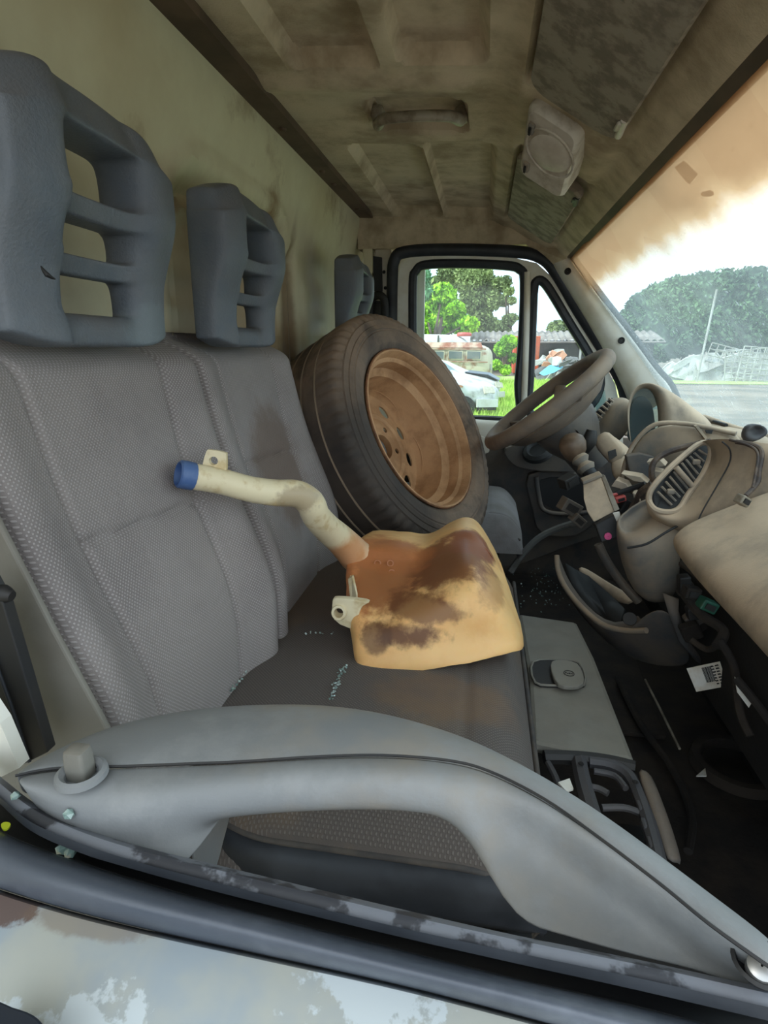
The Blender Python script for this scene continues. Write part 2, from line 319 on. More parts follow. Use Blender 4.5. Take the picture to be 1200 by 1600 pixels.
def filmmat():
    m = bpy.data.materials.new('faded orange tint film'); m.use_nodes = True; N = m.node_tree.nodes; L = m.node_tree.links; N.clear()
    o = N.new('ShaderNodeOutputMaterial'); tr = N.new('ShaderNodeBsdfTransparent'); tr.inputs[0].default_value = (.92, .62, .36, 1)
    tl = N.new('ShaderNodeBsdfTranslucent'); d = N.new('ShaderNodeBsdfDiffuse'); ad = N.new('ShaderNodeMixShader'); ad.inputs[0].default_value = .45
    L.new(tl.outputs[0], ad.inputs[1]); L.new(d.outputs[0], ad.inputs[2])
    t = N.new('ShaderNodeTexCoord'); v = N.new('ShaderNodeTexVoronoi'); v.inputs['Scale'].default_value = 6; L.new(t.outputs['Object'], v.inputs['Vector'])
    r = N.new('ShaderNodeMix'); r.data_type = 'RGBA'; L.new(v.outputs['Color'], r.inputs[0]); r.inputs[6].default_value = lin((196, 140, 98)); r.inputs[7].default_value = lin((216, 168, 124))
    L.new(r.outputs[2], tl.inputs[0]); L.new(r.outputs[2], d.inputs[0])
    u = N.new('ShaderNodeUVMap'); sp = N.new('ShaderNodeSeparateXYZ'); L.new(u.outputs[0], sp.inputs[0])
    n = N.new('ShaderNodeTexNoise'); n.inputs['Scale'].default_value = 9; n.inputs['Detail'].default_value = 6; L.new(t.outputs['Object'], n.inputs['Vector'])
    a = N.new('ShaderNodeMath'); a.operation = 'MULTIPLY_ADD'; L.new(n.outputs['Fac'], a.inputs[0]); a.inputs[1].default_value = .35; L.new(sp.outputs[1], a.inputs[2])
    r1 = N.new('ShaderNodeMapRange'); r1.interpolation_type = 'SMOOTHSTEP'; r1.inputs[1].default_value = .55; r1.inputs[2].default_value = 1.15; r1.inputs[3].default_value = .86; r1.inputs[4].default_value = 0; L.new(a.outputs[0], r1.inputs[0])
    fr = N.new('ShaderNodeMixShader'); L.new(r1.outputs[0], fr.inputs[0]); L.new(tr.outputs[0], fr.inputs[1]); L.new(ad.outputs[0], fr.inputs[2])
    cl = N.new('ShaderNodeBsdfTransparent'); r3 = N.new('ShaderNodeMapRange'); r3.inputs[1].default_value = .75; r3.inputs[2].default_value = 1.2; L.new(a.outputs[0], r3.inputs[0])
    f2 = N.new('ShaderNodeMixShader'); L.new(r3.outputs[0], f2.inputs[0]); L.new(fr.outputs[0], f2.inputs[1]); L.new(cl.outputs[0], f2.inputs[2]); L.new(f2.outputs[0], o.inputs[0]); return m
M['film'] = filmmat()
M['crumb'] = mat('green white glass crumbs', (120, 146, 140), .1, (176, 192, 188), 60, coat=1)

# ================================================================== STRUCTURE
# --- bulkhead: a grid over (Y, z) pressed with a rounded raised ring and grooves
def rsd(u, v, cu, cv, hu, hv, r):      # signed distance to a rounded rectangle
    qx, qy = abs(u-cu)-hu+r, abs(v-cv)-hv+r
    return math.hypot(max(qx, 0), max(qy, 0))+min(max(qx, qy), 0)-r
def bulkx(y, z):
    x = -.505+.045*ss(z, .20, .45)
    for cy in (1.195,):
        d = rsd(y, z, cy, .05, .30, .235, .13)
        x += .010*math.exp(-((d-.018)/.012)**2)-.030*ss(-d, 0, .03)+.012*math.exp(-((d+.055)/.008)**2)
    x -= .022*(ss(y, 1.47, 1.50)-ss(y, 1.535, 1.56))*ss(.27-z, 0, .06)
    x += .03*(ss(y, 1.575, 1.60)-ss(y, 1.80, 1.83))*ss(.2-z, 0, .08)*.4
    x -= .020*(ss(y, .50, .52)-ss(y, .62, .64))*ss(.24-z, 0, .05)
    return x
rows = [[R(bulkx(y, z), y, z) for y in np.linspace(-.1, 2.32, 240)] for z in np.linspace(-1.0, .47, 110)]
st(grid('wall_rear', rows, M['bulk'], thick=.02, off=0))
# --- headliner with pressed panels
PAN = [(-.335, 1.075, -.19, .45), (-.155, 1.06, -.02, .45), (-.33, 2.15, -.165, 1.45), (-.155, 2.15, .0, 1.43), (-.243, 1.365, -.057, 1.20)]
def headz(x, y):
    z = zr(x)
    for i, (x0, y1, x1, y0) in enumerate(PAN):
        d = rsd(x, y, (x0+x1)/2, (y0+y1)/2, abs(x1-x0)/2, abs(y1-y0)/2, .03)
        z += (.028 if i < 4 else .032)*ss(-d, -.006, .008)
    z -= .012*math.exp(-((x-.035)/.022)**2)                       # the ridge before the visors
    z -= .010*math.exp(-((y-1.13)/.03)**2)*ss(-x, .02, .06)
    z -= .010*ss(y, 2.1, 2.24)*4*.6
    for (x0, x1, y0, y1) in ((.05, .205, .40, 1.09), (.05, .205, 1.37, 2.10)):
        d = rsd(x, y, (x0+x1)/2, (y0+y1)/2, (x1-x0)/2, (y1-y0)/2, .03); z += .018*ss(-d, -.01, .01)
    z += .012*math.exp(-((x-.215)/.018)**2)
    return z
xs = np.concatenate([np.linspace(-.455, .24, 130), np.linspace(.245, .272, 6)])
ceil = stempty('ceiling')
rows = [[R(x, y, headz(x, y) if x < .245 else headz(.245, y)-(x-.245)*.55) for x in xs] for y in np.linspace(-.02, 2.26, 190)]
grid('headliner', rows, M['head'], ceil, thick=.012, off=1)
slab('outer_roof', [R(-.56, .12, .53), R(-.2, .12, .56), R(.1, .12, .53), R(.30, .12, .36), R(.29, .12, .30), R(.2, .12, .42), R(0, .12, .505), R(-.56, .12, .51)], (0, 2.3, 0), M['cream'], ceil)
slab('edge_strip', [R(-.462, .1, .455), R(-.404, .1, .449), R(-.404, .1, .431), R(-.462, .1, .434)], (0, 2.2, 0), M['headtrim'], ceil)
for y in (1.30, 1.60, 1.72, 2.02): lathe('push_rivet', R(-.43, y, .432), (0, 0, -1), [(0, .008), (.003, .007), (.005, .004), (.005, .0005)], M['headtrim'], ceil, seg=14)
slab('windscreen_header', [R(.235, .1, .30), R(.262, .1, .274), R(.285, .1, .285), R(.262, .1, .32)], (0, 2.1, 0), M['headtrim'], ceil)
slab('header_side', [R(-.46, 2.16, .46), R(.13, 2.16, .42), R(.24, 2.15, .32), R(.262, 2.12, .27), R(.25, 2.16, .22), R(.12, 2.165, .335), R(-.46, 2.17, .335)], (0, .10, 0), M['head'], ceil)
vb = stempty('wall_right')      # the van's own load body behind the cab, and its lower flank and nose
box('load_body', R(-2.4, 1.2, .15), (3.6, 2.3, 2.1), M['doorpaint'], vb, bev=.03)
box('lower_body', R(.35, 1.2, -1.10), (1.9, 2.2, .36), M['doorpaint'], vb, bev=.02)
box('front_quarter', R(1.15, 1.2, -.65), (.5, 2.0, .7), M['doorpaint'], vb, bev=.03)
st(box('trim_5', R(.2, 2.27, -.62), (1.5, .06, .60), M['dashd']))
# --- floor, firewall, lower shell
st(box('floor', R(.15, 1.15, -.90), (1.5, 2.1, .06), M['carpet']))
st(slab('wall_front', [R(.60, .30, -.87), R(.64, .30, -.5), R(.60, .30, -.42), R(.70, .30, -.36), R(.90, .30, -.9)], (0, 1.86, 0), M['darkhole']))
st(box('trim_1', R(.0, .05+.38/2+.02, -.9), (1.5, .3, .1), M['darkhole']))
# --- windscreen with its film
def scr(t, y): # t 0 header .. 1 base
    b = .03*(1-((y-1.15)/1.0)**2); return R(.262+.43*t+b*t, y, .276-.55*t+b*.3)
rows = [[scr(t, y) for y in np.linspace(.12, 2.10, 24)] for t in np.linspace(0, 1, 14)]
wsn = st(grid('window_1', rows, M['screen'], angle=None))
fr = [[scr(t, y)+Vector((-.004, 0, -.003)) for y in np.linspace(.13, 2.09, 24)] for t in np.linspace(.0, .25, 10)]
film = grid('tint_film', fr, M['film'], wsn, angle=None)
uv = film.data.uv_layers.new(name='UVMap')
for lp in film.data.loops: uv.data[lp.index].uv = ((lp.vertex_index % 24)/23, (lp.vertex_index//24)/9)
slab('mirror_mount', [UX(1054, 262, .315), UX(1068, 251, .315), UX(1085, 268, .32), UX(1072, 284, .32)], (.006, 0, -.004), M['black'], wsn)
lf = [UX(1105+random.uniform(-2, 2)+9*math.cos(a), 303+5*math.sin(a)*random.uniform(.6, 1.3), .335) for a in np.linspace(0, 6.28, 11)[:-1]]
tag(slab('dry_leaf', lf, (.002, 0, 0), M['scrapo']), 'small dry leaf stuck on the windscreen below the orange strip', 'leaf')
# A pillar
ap = stempty('trim_2')
pil_r = [(893, 402), (935, 458), (985, 522), (1022, 572), (1048, 603), (1062, 640)]
pil_l = [(862, 412), (898, 470), (940, 540), (966, 590), (984, 630), (992, 665)]
rows = [[U(*a, 2.10), U(a[0]-5, a[1]+1, 2.08), U((a[0]*.5+b[0]*.5), (a[1]+b[1])/2, 2.075), U(b[0]+3, b[1], 2.11), U(b[0], b[1], 2.15)] for a, b in zip(pil_r, pil_l)]
grid('pillar_cover', rows, M['cream'], ap, sub=1)
tube('screen_seal', [U(a+3, b, 2.07) for a, b in pil_r], .009, M['rubber'], ap)
for (a, b) in ((887, 424), (971, 532)): lathe('clip_hole', U(a, b, 2.072), (-.3, -1, .1), [(0, .011), (.002, .009), (-.001, .007), (-.001, .0005)], M['black'], ap, seg=16)
# --- far door: opening seal, painted frame, window seals, panes, lower trim
D2 = stempty('door_2')
def ring(name, outer, inner, Yo, Yi, m, parent, n=8, thick=.012, **k):
    o = smoothpts([U(a, b, Yo) for a, b in outer], n, True); i = smoothpts([U(a, b, Yi) for a, b in inner], n, True)
    return grid(name, [o+[o[0]], i+[i[0]]], m, parent, thick=thick, off=0, **k)
st(slab('wall_left', [R(-.55, 2.36, -.9), R(-.24, 2.36, -.9), R(-.24, 2.36, .36), R(.2, 2.36, .38), R(-.55, 2.36, .5)], (0, .02, 0), M['cream']))
tube('opening_seal', [U(612, 520, 2.17), U(613, 440, 2.17), U(616, 408, 2.17), U(632, 394, 2.17), U(700, 390, 2.17), U(800, 393, 2.17), U(842, 401, 2.17), U(868, 425, 2.17), U(905, 487, 2.17), U(945, 550, 2.17), U(972, 600, 2.17), U(982, 650, 2.17)], .020, M['rubber'], D2, smoothn=6)
# frame as strips between successive outlines
fo = [(622, 560), (622, 440), (627, 412), (645, 402), (720, 400), (800, 403), (838, 412), (860, 432), (895, 490), (935, 555), (960, 600), (972, 660), (972, 700), (622, 700)]
w1 = [(645, 560), (645, 445), (650, 424), (665, 414), (720, 412), (790, 415), (812, 421), (819, 440), (816, 530), (810, 600), (809, 652), (760, 656), (700, 652), (645, 645)]
w2 = [(834, 455), (838, 440), (848, 440), (862, 458), (890, 505), (918, 550), (938, 590), (930, 625), (905, 645), (870, 652), (842, 652), (826, 640), (828, 590), (831, 520)]
def holed(name, outer, holes, Y, m, parent, thick):
    from mathutils.geometry import tessellate_polygon
    loops = [[U(a, b, Y) for a, b in outer]]+[smoothpts([U(a, b, Y) for a, b in h], 3, True) for h in holes]
    tris = tessellate_polygon([[Vector((v.x, v.z, 0)) for v in l] for l in loops]); vs = [v for l in loops for v in l]
    return mesh(name, vs, [t for t in tris], m, parent, smooth=False, thick=thick, off=0)
holed('door_frame', fo, [w1, w2], 2.19, M['doorpaint'], D2, .03)
for w, nm in ((w1, 'window_seal'), (w2, 'quarter_window_seal')):
    pts = smoothpts([U(a, b, 2.18) for a, b in w], 4, True)
    tube(nm, pts, .016, M['rubber'], D2, smoothn=1, closed=True, seg=8)
def pane(name, w, Y):
    vs = smoothpts([U(a, b, Y) for a, b in w], 4, True); return mesh(name, vs, [tuple(range(len(vs)))], M['pane'], None, smooth=False)
st(pane('window_2', w1, 2.205)); st(pane('window_3', w2, 2.205))
tube('window_divider', [U(824, 425, 2.17), U(822, 530, 2.17), U(818, 650, 2.17)], .012, M['doorpaint'], D2, smoothn=3)
# lower door trim
def ppoly(name, pts, Y, ext, m, parent=None, n=3, **k):
    vs = smoothpts([U(a, b, Y) for a, b in pts], n, True) if n > 1 else [U(a, b, Y) for a, b in pts]
    return slab(name, vs, ext, m, parent, **k)
pgrid('sill_cap', [[(690, 650, 2.17), (760, 655, 2.17), (830, 658, 2.17), (960, 662, 2.17)], [(690, 655, 2.10), (760, 660, 2.10), (830, 664, 2.10), (950, 672, 2.10)], [(690, 682, 2.09), (760, 687, 2.09), (830, 690, 2.09), (950, 694, 2.09)]], M['cream'], D2, sub=1, thick=.01)
ppoly('door_card', [(640, 684), (760, 686), (860, 690), (960, 694), (975, 760), (965, 830), (900, 850), (820, 880), (700, 900), (640, 900)], 2.10, (0, .06, 0), M['dashd'], D2, n=1, bev=.004)
ppoly('release_surround', [(741, 683), (758, 684), (764, 700), (762, 708), (741, 708)], 2.085, (0, .02, 0), M['cream'], D2, bev=.003)
ppoly('arm_pad', [(790, 700), (850, 690), (885, 705), (900, 735), (885, 738), (830, 735), (800, 725)], 2.03, (0, .07, 0), M['dashd'], D2, bev=.006)
lathe('speaker_cover', U(840, 707, 2.01), (-.25, -.6, .8), [(0, .052), (.012, .048), (.018, .034), (.010, .026), (.010, .001)], M['black'], D2, seg=28)
ppoly('pocket_frame', [(826, 742), (900, 738), (935, 745), (940, 800), (900, 838), (845, 832), (833, 800)], 2.06, (0, .04, 0), M['dashd'], D2, bev=.005)
ppoly('pocket_recess', [(845, 750), (905, 746), (925, 752), (925, 795), (895, 800), (850, 788)], 2.052, (0, .02, 0), M['black'], D2)
tube('pocket_lip', [U(838, 745, 2.05), U(842, 775, 2.05), U(850, 797, 2.045), U(880, 803, 2.045), U(920, 800, 2.045)], .008, M['dashd'], D2)
ppoly('quarter_glass_trim', [(930, 620), (945, 610), (950, 640), (935, 650)], 2.15, (0, .02, 0), M['pane'], D2, n=1)
# B pillar pieces in the far corner
bp = stempty('trim_3')
ppoly('pillar_post', [(586, 388), (612, 388), (612, 520), (586, 520)], 2.20, (0, .05, 0), M['cream'], bp, n=1, bev=.004)
ppoly('corner_cap', [(556, 335), (578, 345), (581, 365), (582, 425), (575, 440), (568, 425), (566, 365)], 2.17, (0, .05, 0), M['bulk'], bp, n=1, bev=.004)
ppoly('pillar_slot', [(583, 400), (596, 402), (597, 455), (584, 455)], 2.185, (0, .02, 0), M['black'], bp, n=1)
for (a, b) in ((600, 425), (602, 450)): lathe('clip_hole', U(a, b, 2.197), (-.1, -1, 0), [(0, .006), (.002, .005), (.002, .0005)], M['black'], bp, seg=12)
bg_ = thing('seat_belt_guide', 'black seat belt guide on the far pillar behind the driver headrest', 'belt guide')
tube('loop', [U(578, 490, 2.14), U(580, 470, 2.14), U(590, 461, 2.13), U(600, 468, 2.13), U(602, 495, 2.14)], .014, M['black'], bg_)
tube('belt', [U(590, 470, 2.14), U(588, 500, 2.14), U(586, 540, 2.14)], .018, M['black'], bg_, flat=.2)

# ================================================================== ROOF FITTINGS
def roofp(x, y, dz=0): return R(x, y, zr(x)+dz)
gh = thing('grab_handle', 'pale mottled grab handle set in a recess of the headliner', 'handle')
tube('grip', [roofp(-.232, 1.315, .016), roofp(-.230, 1.300, -.006), roofp(-.212, 1.250, -.014), roofp(-.15, 1.225, -.017), roofp(-.088, 1.232, -.014), roofp(-.068, 1.272, -.006), roofp(-.066, 1.290, .014)], [.011, .011, .009, .0085, .009, .011, .011], M['handle'], gh, seg=14, flat=1.2)
for x in (-.232, -.066): box('mount', roofp(x, 1.305, .012), (.026, .04, .026), M['handle'], gh, bev=.008)
dl = thing('dome_light', 'square roof lamp with round frosted lens between the two sun visors', 'lamp')
sl = Vector((.227, 0, -.14)).normalized(); nrm = Vector((-.14, 0, -.227)).normalized(); yv = Vector((-.02, .93, -.36)).normalized(); nrm = yv.cross(sl).normalized(); nrm = nrm if nrm.z < 0 else -nrm; dc = roofp(.102, 1.21, -.030)
def onroof(u, v, h): return dc+sl*u+yv*v+nrm*h
vs0 = [onroof(u, v, 0) for u, v in rrect(-.052, -.088, .052, .088, .018)]; 
r1 = [onroof(u, v, -.035) for u, v in rrect(-.052, -.088, .052, .088, .018)]; r2 = [onroof(u, v, .012) for u, v in rrect(-.051, -.086, .051, .086, .018)]; r3 = [onroof(u, v, .02) for u, v in rrect(-.045, -.079, .045, .079, .015)]
grid('housing', [r1, r2, r3], M['housing'], dl, closed=True, caps=True)
lathe('lens', onroof(.006, -.012, .014), nrm, [(0, .045), (.005, .043), (.009, .034), (.011, .02), (.0115, .0005)], M['lens'], dl, seg=32)
tube('lens_ring', [onroof(.006+.049*math.cos(t), -.012+.049*math.sin(t), .020) for t in np.linspace(0, 6.283, 25)[:-1]], .0025, M['housing'], dl, closed=True, smoothn=1)
for (u, v) in ((-.036, -.045), (-.034, .050)):
    s_ = box('rocker_switch', onroof(u, v, .022), (.012, .022, .010), M['dashg'], dl, rot=Matrix((sl, yv, -nrm)).transposed()); box('switch_notch', onroof(u, v, .028), (.004, .016, .004), M['black'], s_, rot=Matrix((sl, yv, -nrm)).transposed(), bev=0)
sl = Vector((.227, 0, -.14)).normalized(); nrm = Vector((-.14, 0, -.227)).normalized(); yv = Vector((0, 1, 0))
def visor(lbl, y0, y1, cx):
    t = thing('sun_visor', lbl, 'sun visor', group=None)
    base = roofp(.125, (y0+y1)/2, .0); hw = (y1-y0)/2
    P = lambda u, v, h: base+sl*u+yv*v+nrm*h
    prof = rrect(-.082, -hw, .082, hw, .035)
    grid('panel', [[P(u*.97, v*.99, -.004) for u, v in prof], [P(u, v, .003) for u, v in prof], [P(u, v, .010) for u, v in prof], [P(u*.96, v*.985, .015) for u, v in prof]], M['felt'], t, closed=True, caps=True)
    c = -hw+.06 if cx < 0 else hw-.06
    tube('pivot_pin', [P(.074, c-.03, .012), P(.078, c+.03, .012)], .006, M['lens'] if cx > 0 else M['black'], t, smoothn=1)
    box('pull_tab', P(.072, c-.01, .016), (.012, .03, .006), M['housing'] if cx > 0 else M['black'], t)
    return t
visor('large near sun visor folded up against the headliner, dome light beyond it', .42, 1.075, 1)
visor('far driver sun visor speckled with black dirt, beyond the dome light', 1.40, 2.02, -1)
addspots(M['felt'], (84, 78, 70), 50, .6, .8)

# ================================================================== SEATS
def backx(y, z, e0, e1):
    t = (z+.46)/.47; x = -.335-.085*t
    x += .028*math.exp(-((z+.34)/.12)**2)
    n = (y-e0)/(e1-e0)
    for c in (.07, .93): x += .026*math.exp(-((n-c)/.10)**2)*(.55+.45*ss(-z, .0, .3))
    w = .035
    for s in (.20+.06*(1-t), .80-.06*(1-t)): x -= .007*math.exp(-((n-s)/.012)**2)
    if .22 < n < .80: x -= .007*math.exp(-((z+.185+.03*(n-.2))/.005)**2)
    x -= .09*(ss(n, .045, 0)+ss(n, .97, 1.0))**2 if (n < .045 or n > .97) else 0
    x -= .06*ss(z, -.035, .02)**2
    return x
def backrest(parent, e0, e1, off, m, name='backrest', zt=.022):
    rows = []
    zs = np.concatenate([np.linspace(-.50, .0, 90), np.linspace(.003, zt, 8)]); ys = np.linspace(e0, e1, 110)
    for z in zs:
        r = [R(backx(y, z, e0, e1)+off, y, z) for y in ys]
        r = [R(-.465+off, e0+.004, z)]+r+[R(-.465+off, e1-.004, z)]; rows.append(r)
    rows.append([Vector((-.465+off, v.y, v.z)) for v in rows[-1]])
    return grid(name, rows, m, parent, angle=60)
def cushion(parent, x0, x1, y0, y1, z, m, name='seat_cushion', split=None, fold=.035, corner=0):
    rows = []
    for i, y in enumerate(np.linspace(y0, y1, 130)):
        r = []
        for x in np.linspace(x0, x1, 60):
            e = min((y-y0), (y1-y)); zz = z-.045*(max(0, 1-e/.05))**2
            f = (x-x0)/(x1-x0); zz += .012*math.sin(f*math.pi)-.05*max(0, (f-.86)/.14)**2.2
            zz -= .006*math.exp(-((e-fold)/.004)**2)
            if split: zz -= .014*math.exp(-((y-split)/.006)**2)
            zz -= .005*math.exp(-((f-.80)/.008)**2)*(1 if e > fold else 0)
            r.append(R(x, y+corner*max(0, 1-f/.35)**2*max(0, 1-(y-y0)/.3), zz))
        r.append(R(x1+.004, y, z-.085)); r.append(R(x1-.01, y, z-.12)); r.insert(0, R(x0, y, z-.12)); rows.append(r)
    rows.insert(0, [Vector((v.x, y0-.003, min(v.z, H+z-.10))) for v in rows[0]]); rows.append([Vector((v.x, y1+.003, min(v.z, H+z-.10))) for v in rows[-1]])
    return grid(name, rows, m, parent, angle=60)
bench = thing('double_bench_seat', 'grey cloth double passenger bench holding the wheel and the tank', 'seat')
backrest(bench, .385, .795, 0, M['fabric']); backrest(bench, .797, 1.215, -.004, M['fabric2'] if 0 else M['fabric'])
box('backrest_shell', R(-.475, .8, -.24), (.03, .80, .48), M['seatside'], bench)
tube('piping', [R(backx(.392, z, .385, .795)-.012, .386, z) for z in np.linspace(-.47, -.02, 14)], .0045, M['piping'], bench, smoothn=2)
rows = [[R(-.47, .383, z), R(backx(.40, z, .385, .795)-.03, .381, z)] for z in np.linspace(-.56, .0, 12)]
grid('side_panel', rows, M['seatside'], bench, thick=.004)
cushion(bench, -.345, .085, .468, 1.255, -.462, M['cushion'], corner=.08)
tube('piping', [R(x, .469+.08*max(0, 1-((x+.345)/.43)/.35)**2, -.506-(.045*max(0, (x+.0)/.085)**2)) for x in np.linspace(-.33, .08, 16)], .0045, M['piping'], bench, smoothn=2)
tube('piping', [R(.089, y, -.515) for y in np.linspace(.47, 1.25, 10)], .004, M['piping'], bench, smoothn=2)
grid('cushion_skirt', [[R(x, .467+.08*max(0, 1-((x+.345)/.43)/.35)**2-dy, z) for x in np.linspace(-.34, .088, 16)] for z, dy in ((-.508, .002), (-.53, .010), (-.565, .006), (-.59, -.01))], M['rubber'], bench, thick=.004)
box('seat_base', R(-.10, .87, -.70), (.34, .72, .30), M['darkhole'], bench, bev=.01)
# headrests grown from a cell frame and rounded by subdivision
def headrest(parent, yc, xo=0., ztop=0.):
    ys = [-.130, -.122, -.090, -.064, -.056, 0, .050, .058, .080, .116, .124]
    zs = [.000, .006, .034, .040, .068, .072, .084, .088, .118, .122, .136, .140, .190, .198, .224, .234]
    def hole(i, j):
        if not (3 <= i <= 6): return None
        zc = (zs[j]+zs[j+1])/2; return (.036 < zc < .070) or (.086 < zc < .120) or (.138 < zc < .194)
    def fx(z, y):
        f = -.393+.026*ss(z, .05, .15)-.016*ss(z, .19, .235); b = -.428
        e = max(0, abs(y)-.085)/.04
        return f-.006*e*e+(.012 if abs(y) > .06 else 0)*(1-e*e*.5), b
    bm = bmesh.new(); V = {}
    def vert(i, j, s):
        if (i, j, s) not in V:
            y, z = ys[i], zs[j]; f, b = fx(z, y)
            bar = 4 <= i <= 6 and 4 <= j <= 11
            if 4 <= i <= 6 and 3 <= j <= 12 and 0: f -= .0
            if bar: f -= .014; b += .008
            zz = z
            if z > .195: zz = z-.016*ss(abs(y), .08, .13)-.012*(y > 0)*ss(y, .0, .12)
            if z < .01: zz = z+.012*ss(abs(y), .09, .13)
            yy = y*(1-.06*ss(z, .17, .24))-.004*ss(z, .1, 0)*(1 if y > .1 else 0)
            V[(i, j, s)] = bm.verts.new(R((f if s == 0 else b)+xo, yc+yy, zz+ztop))
        return V[(i, j, s)]
    nI, nJ = len(ys)-1, len(zs)-1
    solid = lambda i, j: 0 <= i < nI and 0 <= j < nJ and not hole(i, j)
    for i in range(nI):
        for j in range(nJ):
            if not solid(i, j): continue
            for s in (0, 1): bm.faces.new([vert(i, j, s), vert(i+1, j, s), vert(i+1, j+1, s), vert(i, j+1, s)])
            for (di, dj, a, b) in ((-1, 0, (i, j), (i, j+1)), (1, 0, (i+1, j), (i+1, j+1)), (0, -1, (i, j), (i+1, j)), (0, 1, (i, j+1), (i+1, j+1))):
                if not solid(i+di, j+dj): bm.faces.new([vert(*a, 0), vert(*b, 0), vert(*b, 1), vert(*a, 1)])
    bmesh.ops.recalc_face_normals(bm, faces=bm.faces[:]); me = bpy.data.meshes.new('headrest'); bm.to_mesh(me); bm.free()
    o = link('headrest', me, M['headrest'], parent, True, None); s = o.modifiers.new('s', 'SUBSURF'); s.levels = 2; s.render_levels = 3; return o
h1 = headrest(bench, .575); headrest(bench, .967); h1['label'] = 'near headrest with a split in its foam'
tube('foam_split', [U(64, 416, .462), U(73, 429, .462), U(86, 436, .470)], [.0006, .0022, .0006], M['black'], h1, smoothn=2)
drv = thing('driver_seat', 'driver seat behind the tyre, its rounded grey cushion end showing', 'seat')
backrest(drv, 1.64, 2.04, -.03, M['basecloth']); headrest(drv, 1.735, .02, .012)
cushion(drv, -.36, .13, 1.60, 2.04, -.47, M['basecloth'], fold=.05); tube('piping', [R(x, 1.615, -.505-.03*max(0, x/.13)**2) for x in np.linspace(-.2, .125, 8)], .004, M['piping'], drv)
box('seat_pedestal', R(-.1, 1.83, -.72), (.34, .36, .28), M['darkhole'], drv)
# bracket under the near cushion
br = thing('seat_bracket', 'small bare metal bracket with a hole under the bench cushion', 'bracket')
bk = slab('plate', [UZ(708, 1402, -.60), UZ(734, 1402, -.60), UZ(738, 1440, -.60), UZ(710, 1440, -.60)], (0, 0, -.004), M['metal'], br)
lathe('bolt', UZ(720, 1422, -.597), (0, 0, 1), [(0, .008), (.004, .007), (.004, .0005)], M['black'], br, seg=6, smooth=False)
for (a, b, w) in ((560, 1400, .02), (640, 1398, .03), (600, 1410, .016)):
    tag(tube('seat_rail', [UZ(a, b, -.61), UZ(a+30, b+40, -.63)], w*.5, M['black'], smoothn=1), 'dark metal rail end beneath the near bench cushion', 'rail', 'rails under the bench')

# ================================================================== SPARE WHEEL
C = Vector((-.147, 1.455, H-.196)); n = Vector((2.3, -1, 1.25)).normalized()
sw = thing('spare_wheel', 'dusty tyre on a rusty steel rim leaning on the backrest', 'wheel')
RT = .318
prof = [(-.004, .212), (.004, .222), (.009, .228), (.010, .230), (.012, .245), (.014, .258), (.0125, .260), (.0125, .263), (.014, .265), (.012, .275), (.010, .276), (.010, .279), (.009, .290), (.006, .292), (.004, .302), (-.001, .309), (-.008, .3145)]
gy = []
for g in (-.055, -.100, -.145): gy += [(g+.0035, RT), (g+.002, RT-.007), (g-.002, RT-.007), (g-.0035, RT)]
prof += [(-.018, .3165)]+gy+[(-.178, RT), (-.190, .311), (-.198, .30), (-.206, .27), (-.198, .23), (-.190, .212), (-.15, .20), (-.04, .20)]
def lug(i, j, h, r):
    if 14 <= i <= 17 and j % 5 < 2: return h-.0015, r-.0035
    return h, r
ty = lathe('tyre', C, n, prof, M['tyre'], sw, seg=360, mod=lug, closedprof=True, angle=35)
for g in (-.055, -.100, -.145): tube('groove_dust', [C+n*g+.3165*(math.cos(t)*n.cross(Vector((0, 0, 1))).normalized()+math.sin(t)*n.cross(n.cross(Vector((0, 0, 1))).normalized())) for t in np.linspace(0, 6.283, 121)[:-1]], .0028, M['groove'], sw, closed=True, smoothn=1, seg=5)
rp_ = [(.002, .2135), (.006, .211), (.006, .207), (-.004, .203), (-.016, .200), (-.022, .191), (-.052, .189), (-.060, .180), (-.066, .172), (-.130, .168), (-.146, .160), (-.150, .148), (-.142, .120), (-.136, .096), (-.140, .086), (-.132, .076), (-.130, .060), (-.130, .034), (-.144, .032), (-.148, .032), (-.136, .036), (-.136, .074), (-.146, .09), (-.144, .118), (-.156, .150), (-.152, .165), (-.134, .174), (-.07, .178), (-.055, .195), (-.02, .205), (-.004, .209)]
rm = lathe('rim', C, n, rp_, M['rim'], sw, seg=96, closedprof=True)
a_ = n.cross(Vector((0, 0, 1))).normalized(); b_ = n.cross(a_)
cut = []
for k in range(10):
    t = 2*math.pi*(k+.35)/10; q = C+.128*(math.cos(t)*a_+math.sin(t)*b_)
    cut.append(lathe('cutter', q, n, [(-.2, .020), (-.07, .020)], seg=18, caps=True))
for k in range(5):
    t = 2*math.pi*(k+.2)/5; q = C+.056*(math.cos(t)*a_+math.sin(t)*b_)
    cut.append(lathe('cutter', q, n, [(-.2, .008), (-.07, .008)], seg=12, caps=True))
bake(rm, cut)
tube('rim_edge', [C+n*.004+.2125*(math.cos(t)*a_+math.sin(t)*b_) for t in np.linspace(0, 6.283, 97)[:-1]], .0026, M['rimedge'], sw, closed=True, smoothn=1, seg=6)
tube('weld_line', [C+n*(-.132+.006*math.sin(t*5))+.167*(math.cos(t)*a_+math.sin(t)*b_) for t in np.linspace(0, 6.283, 97)[:-1]], .0014, M['rim'], sw, closed=True, smoothn=1, seg=5)

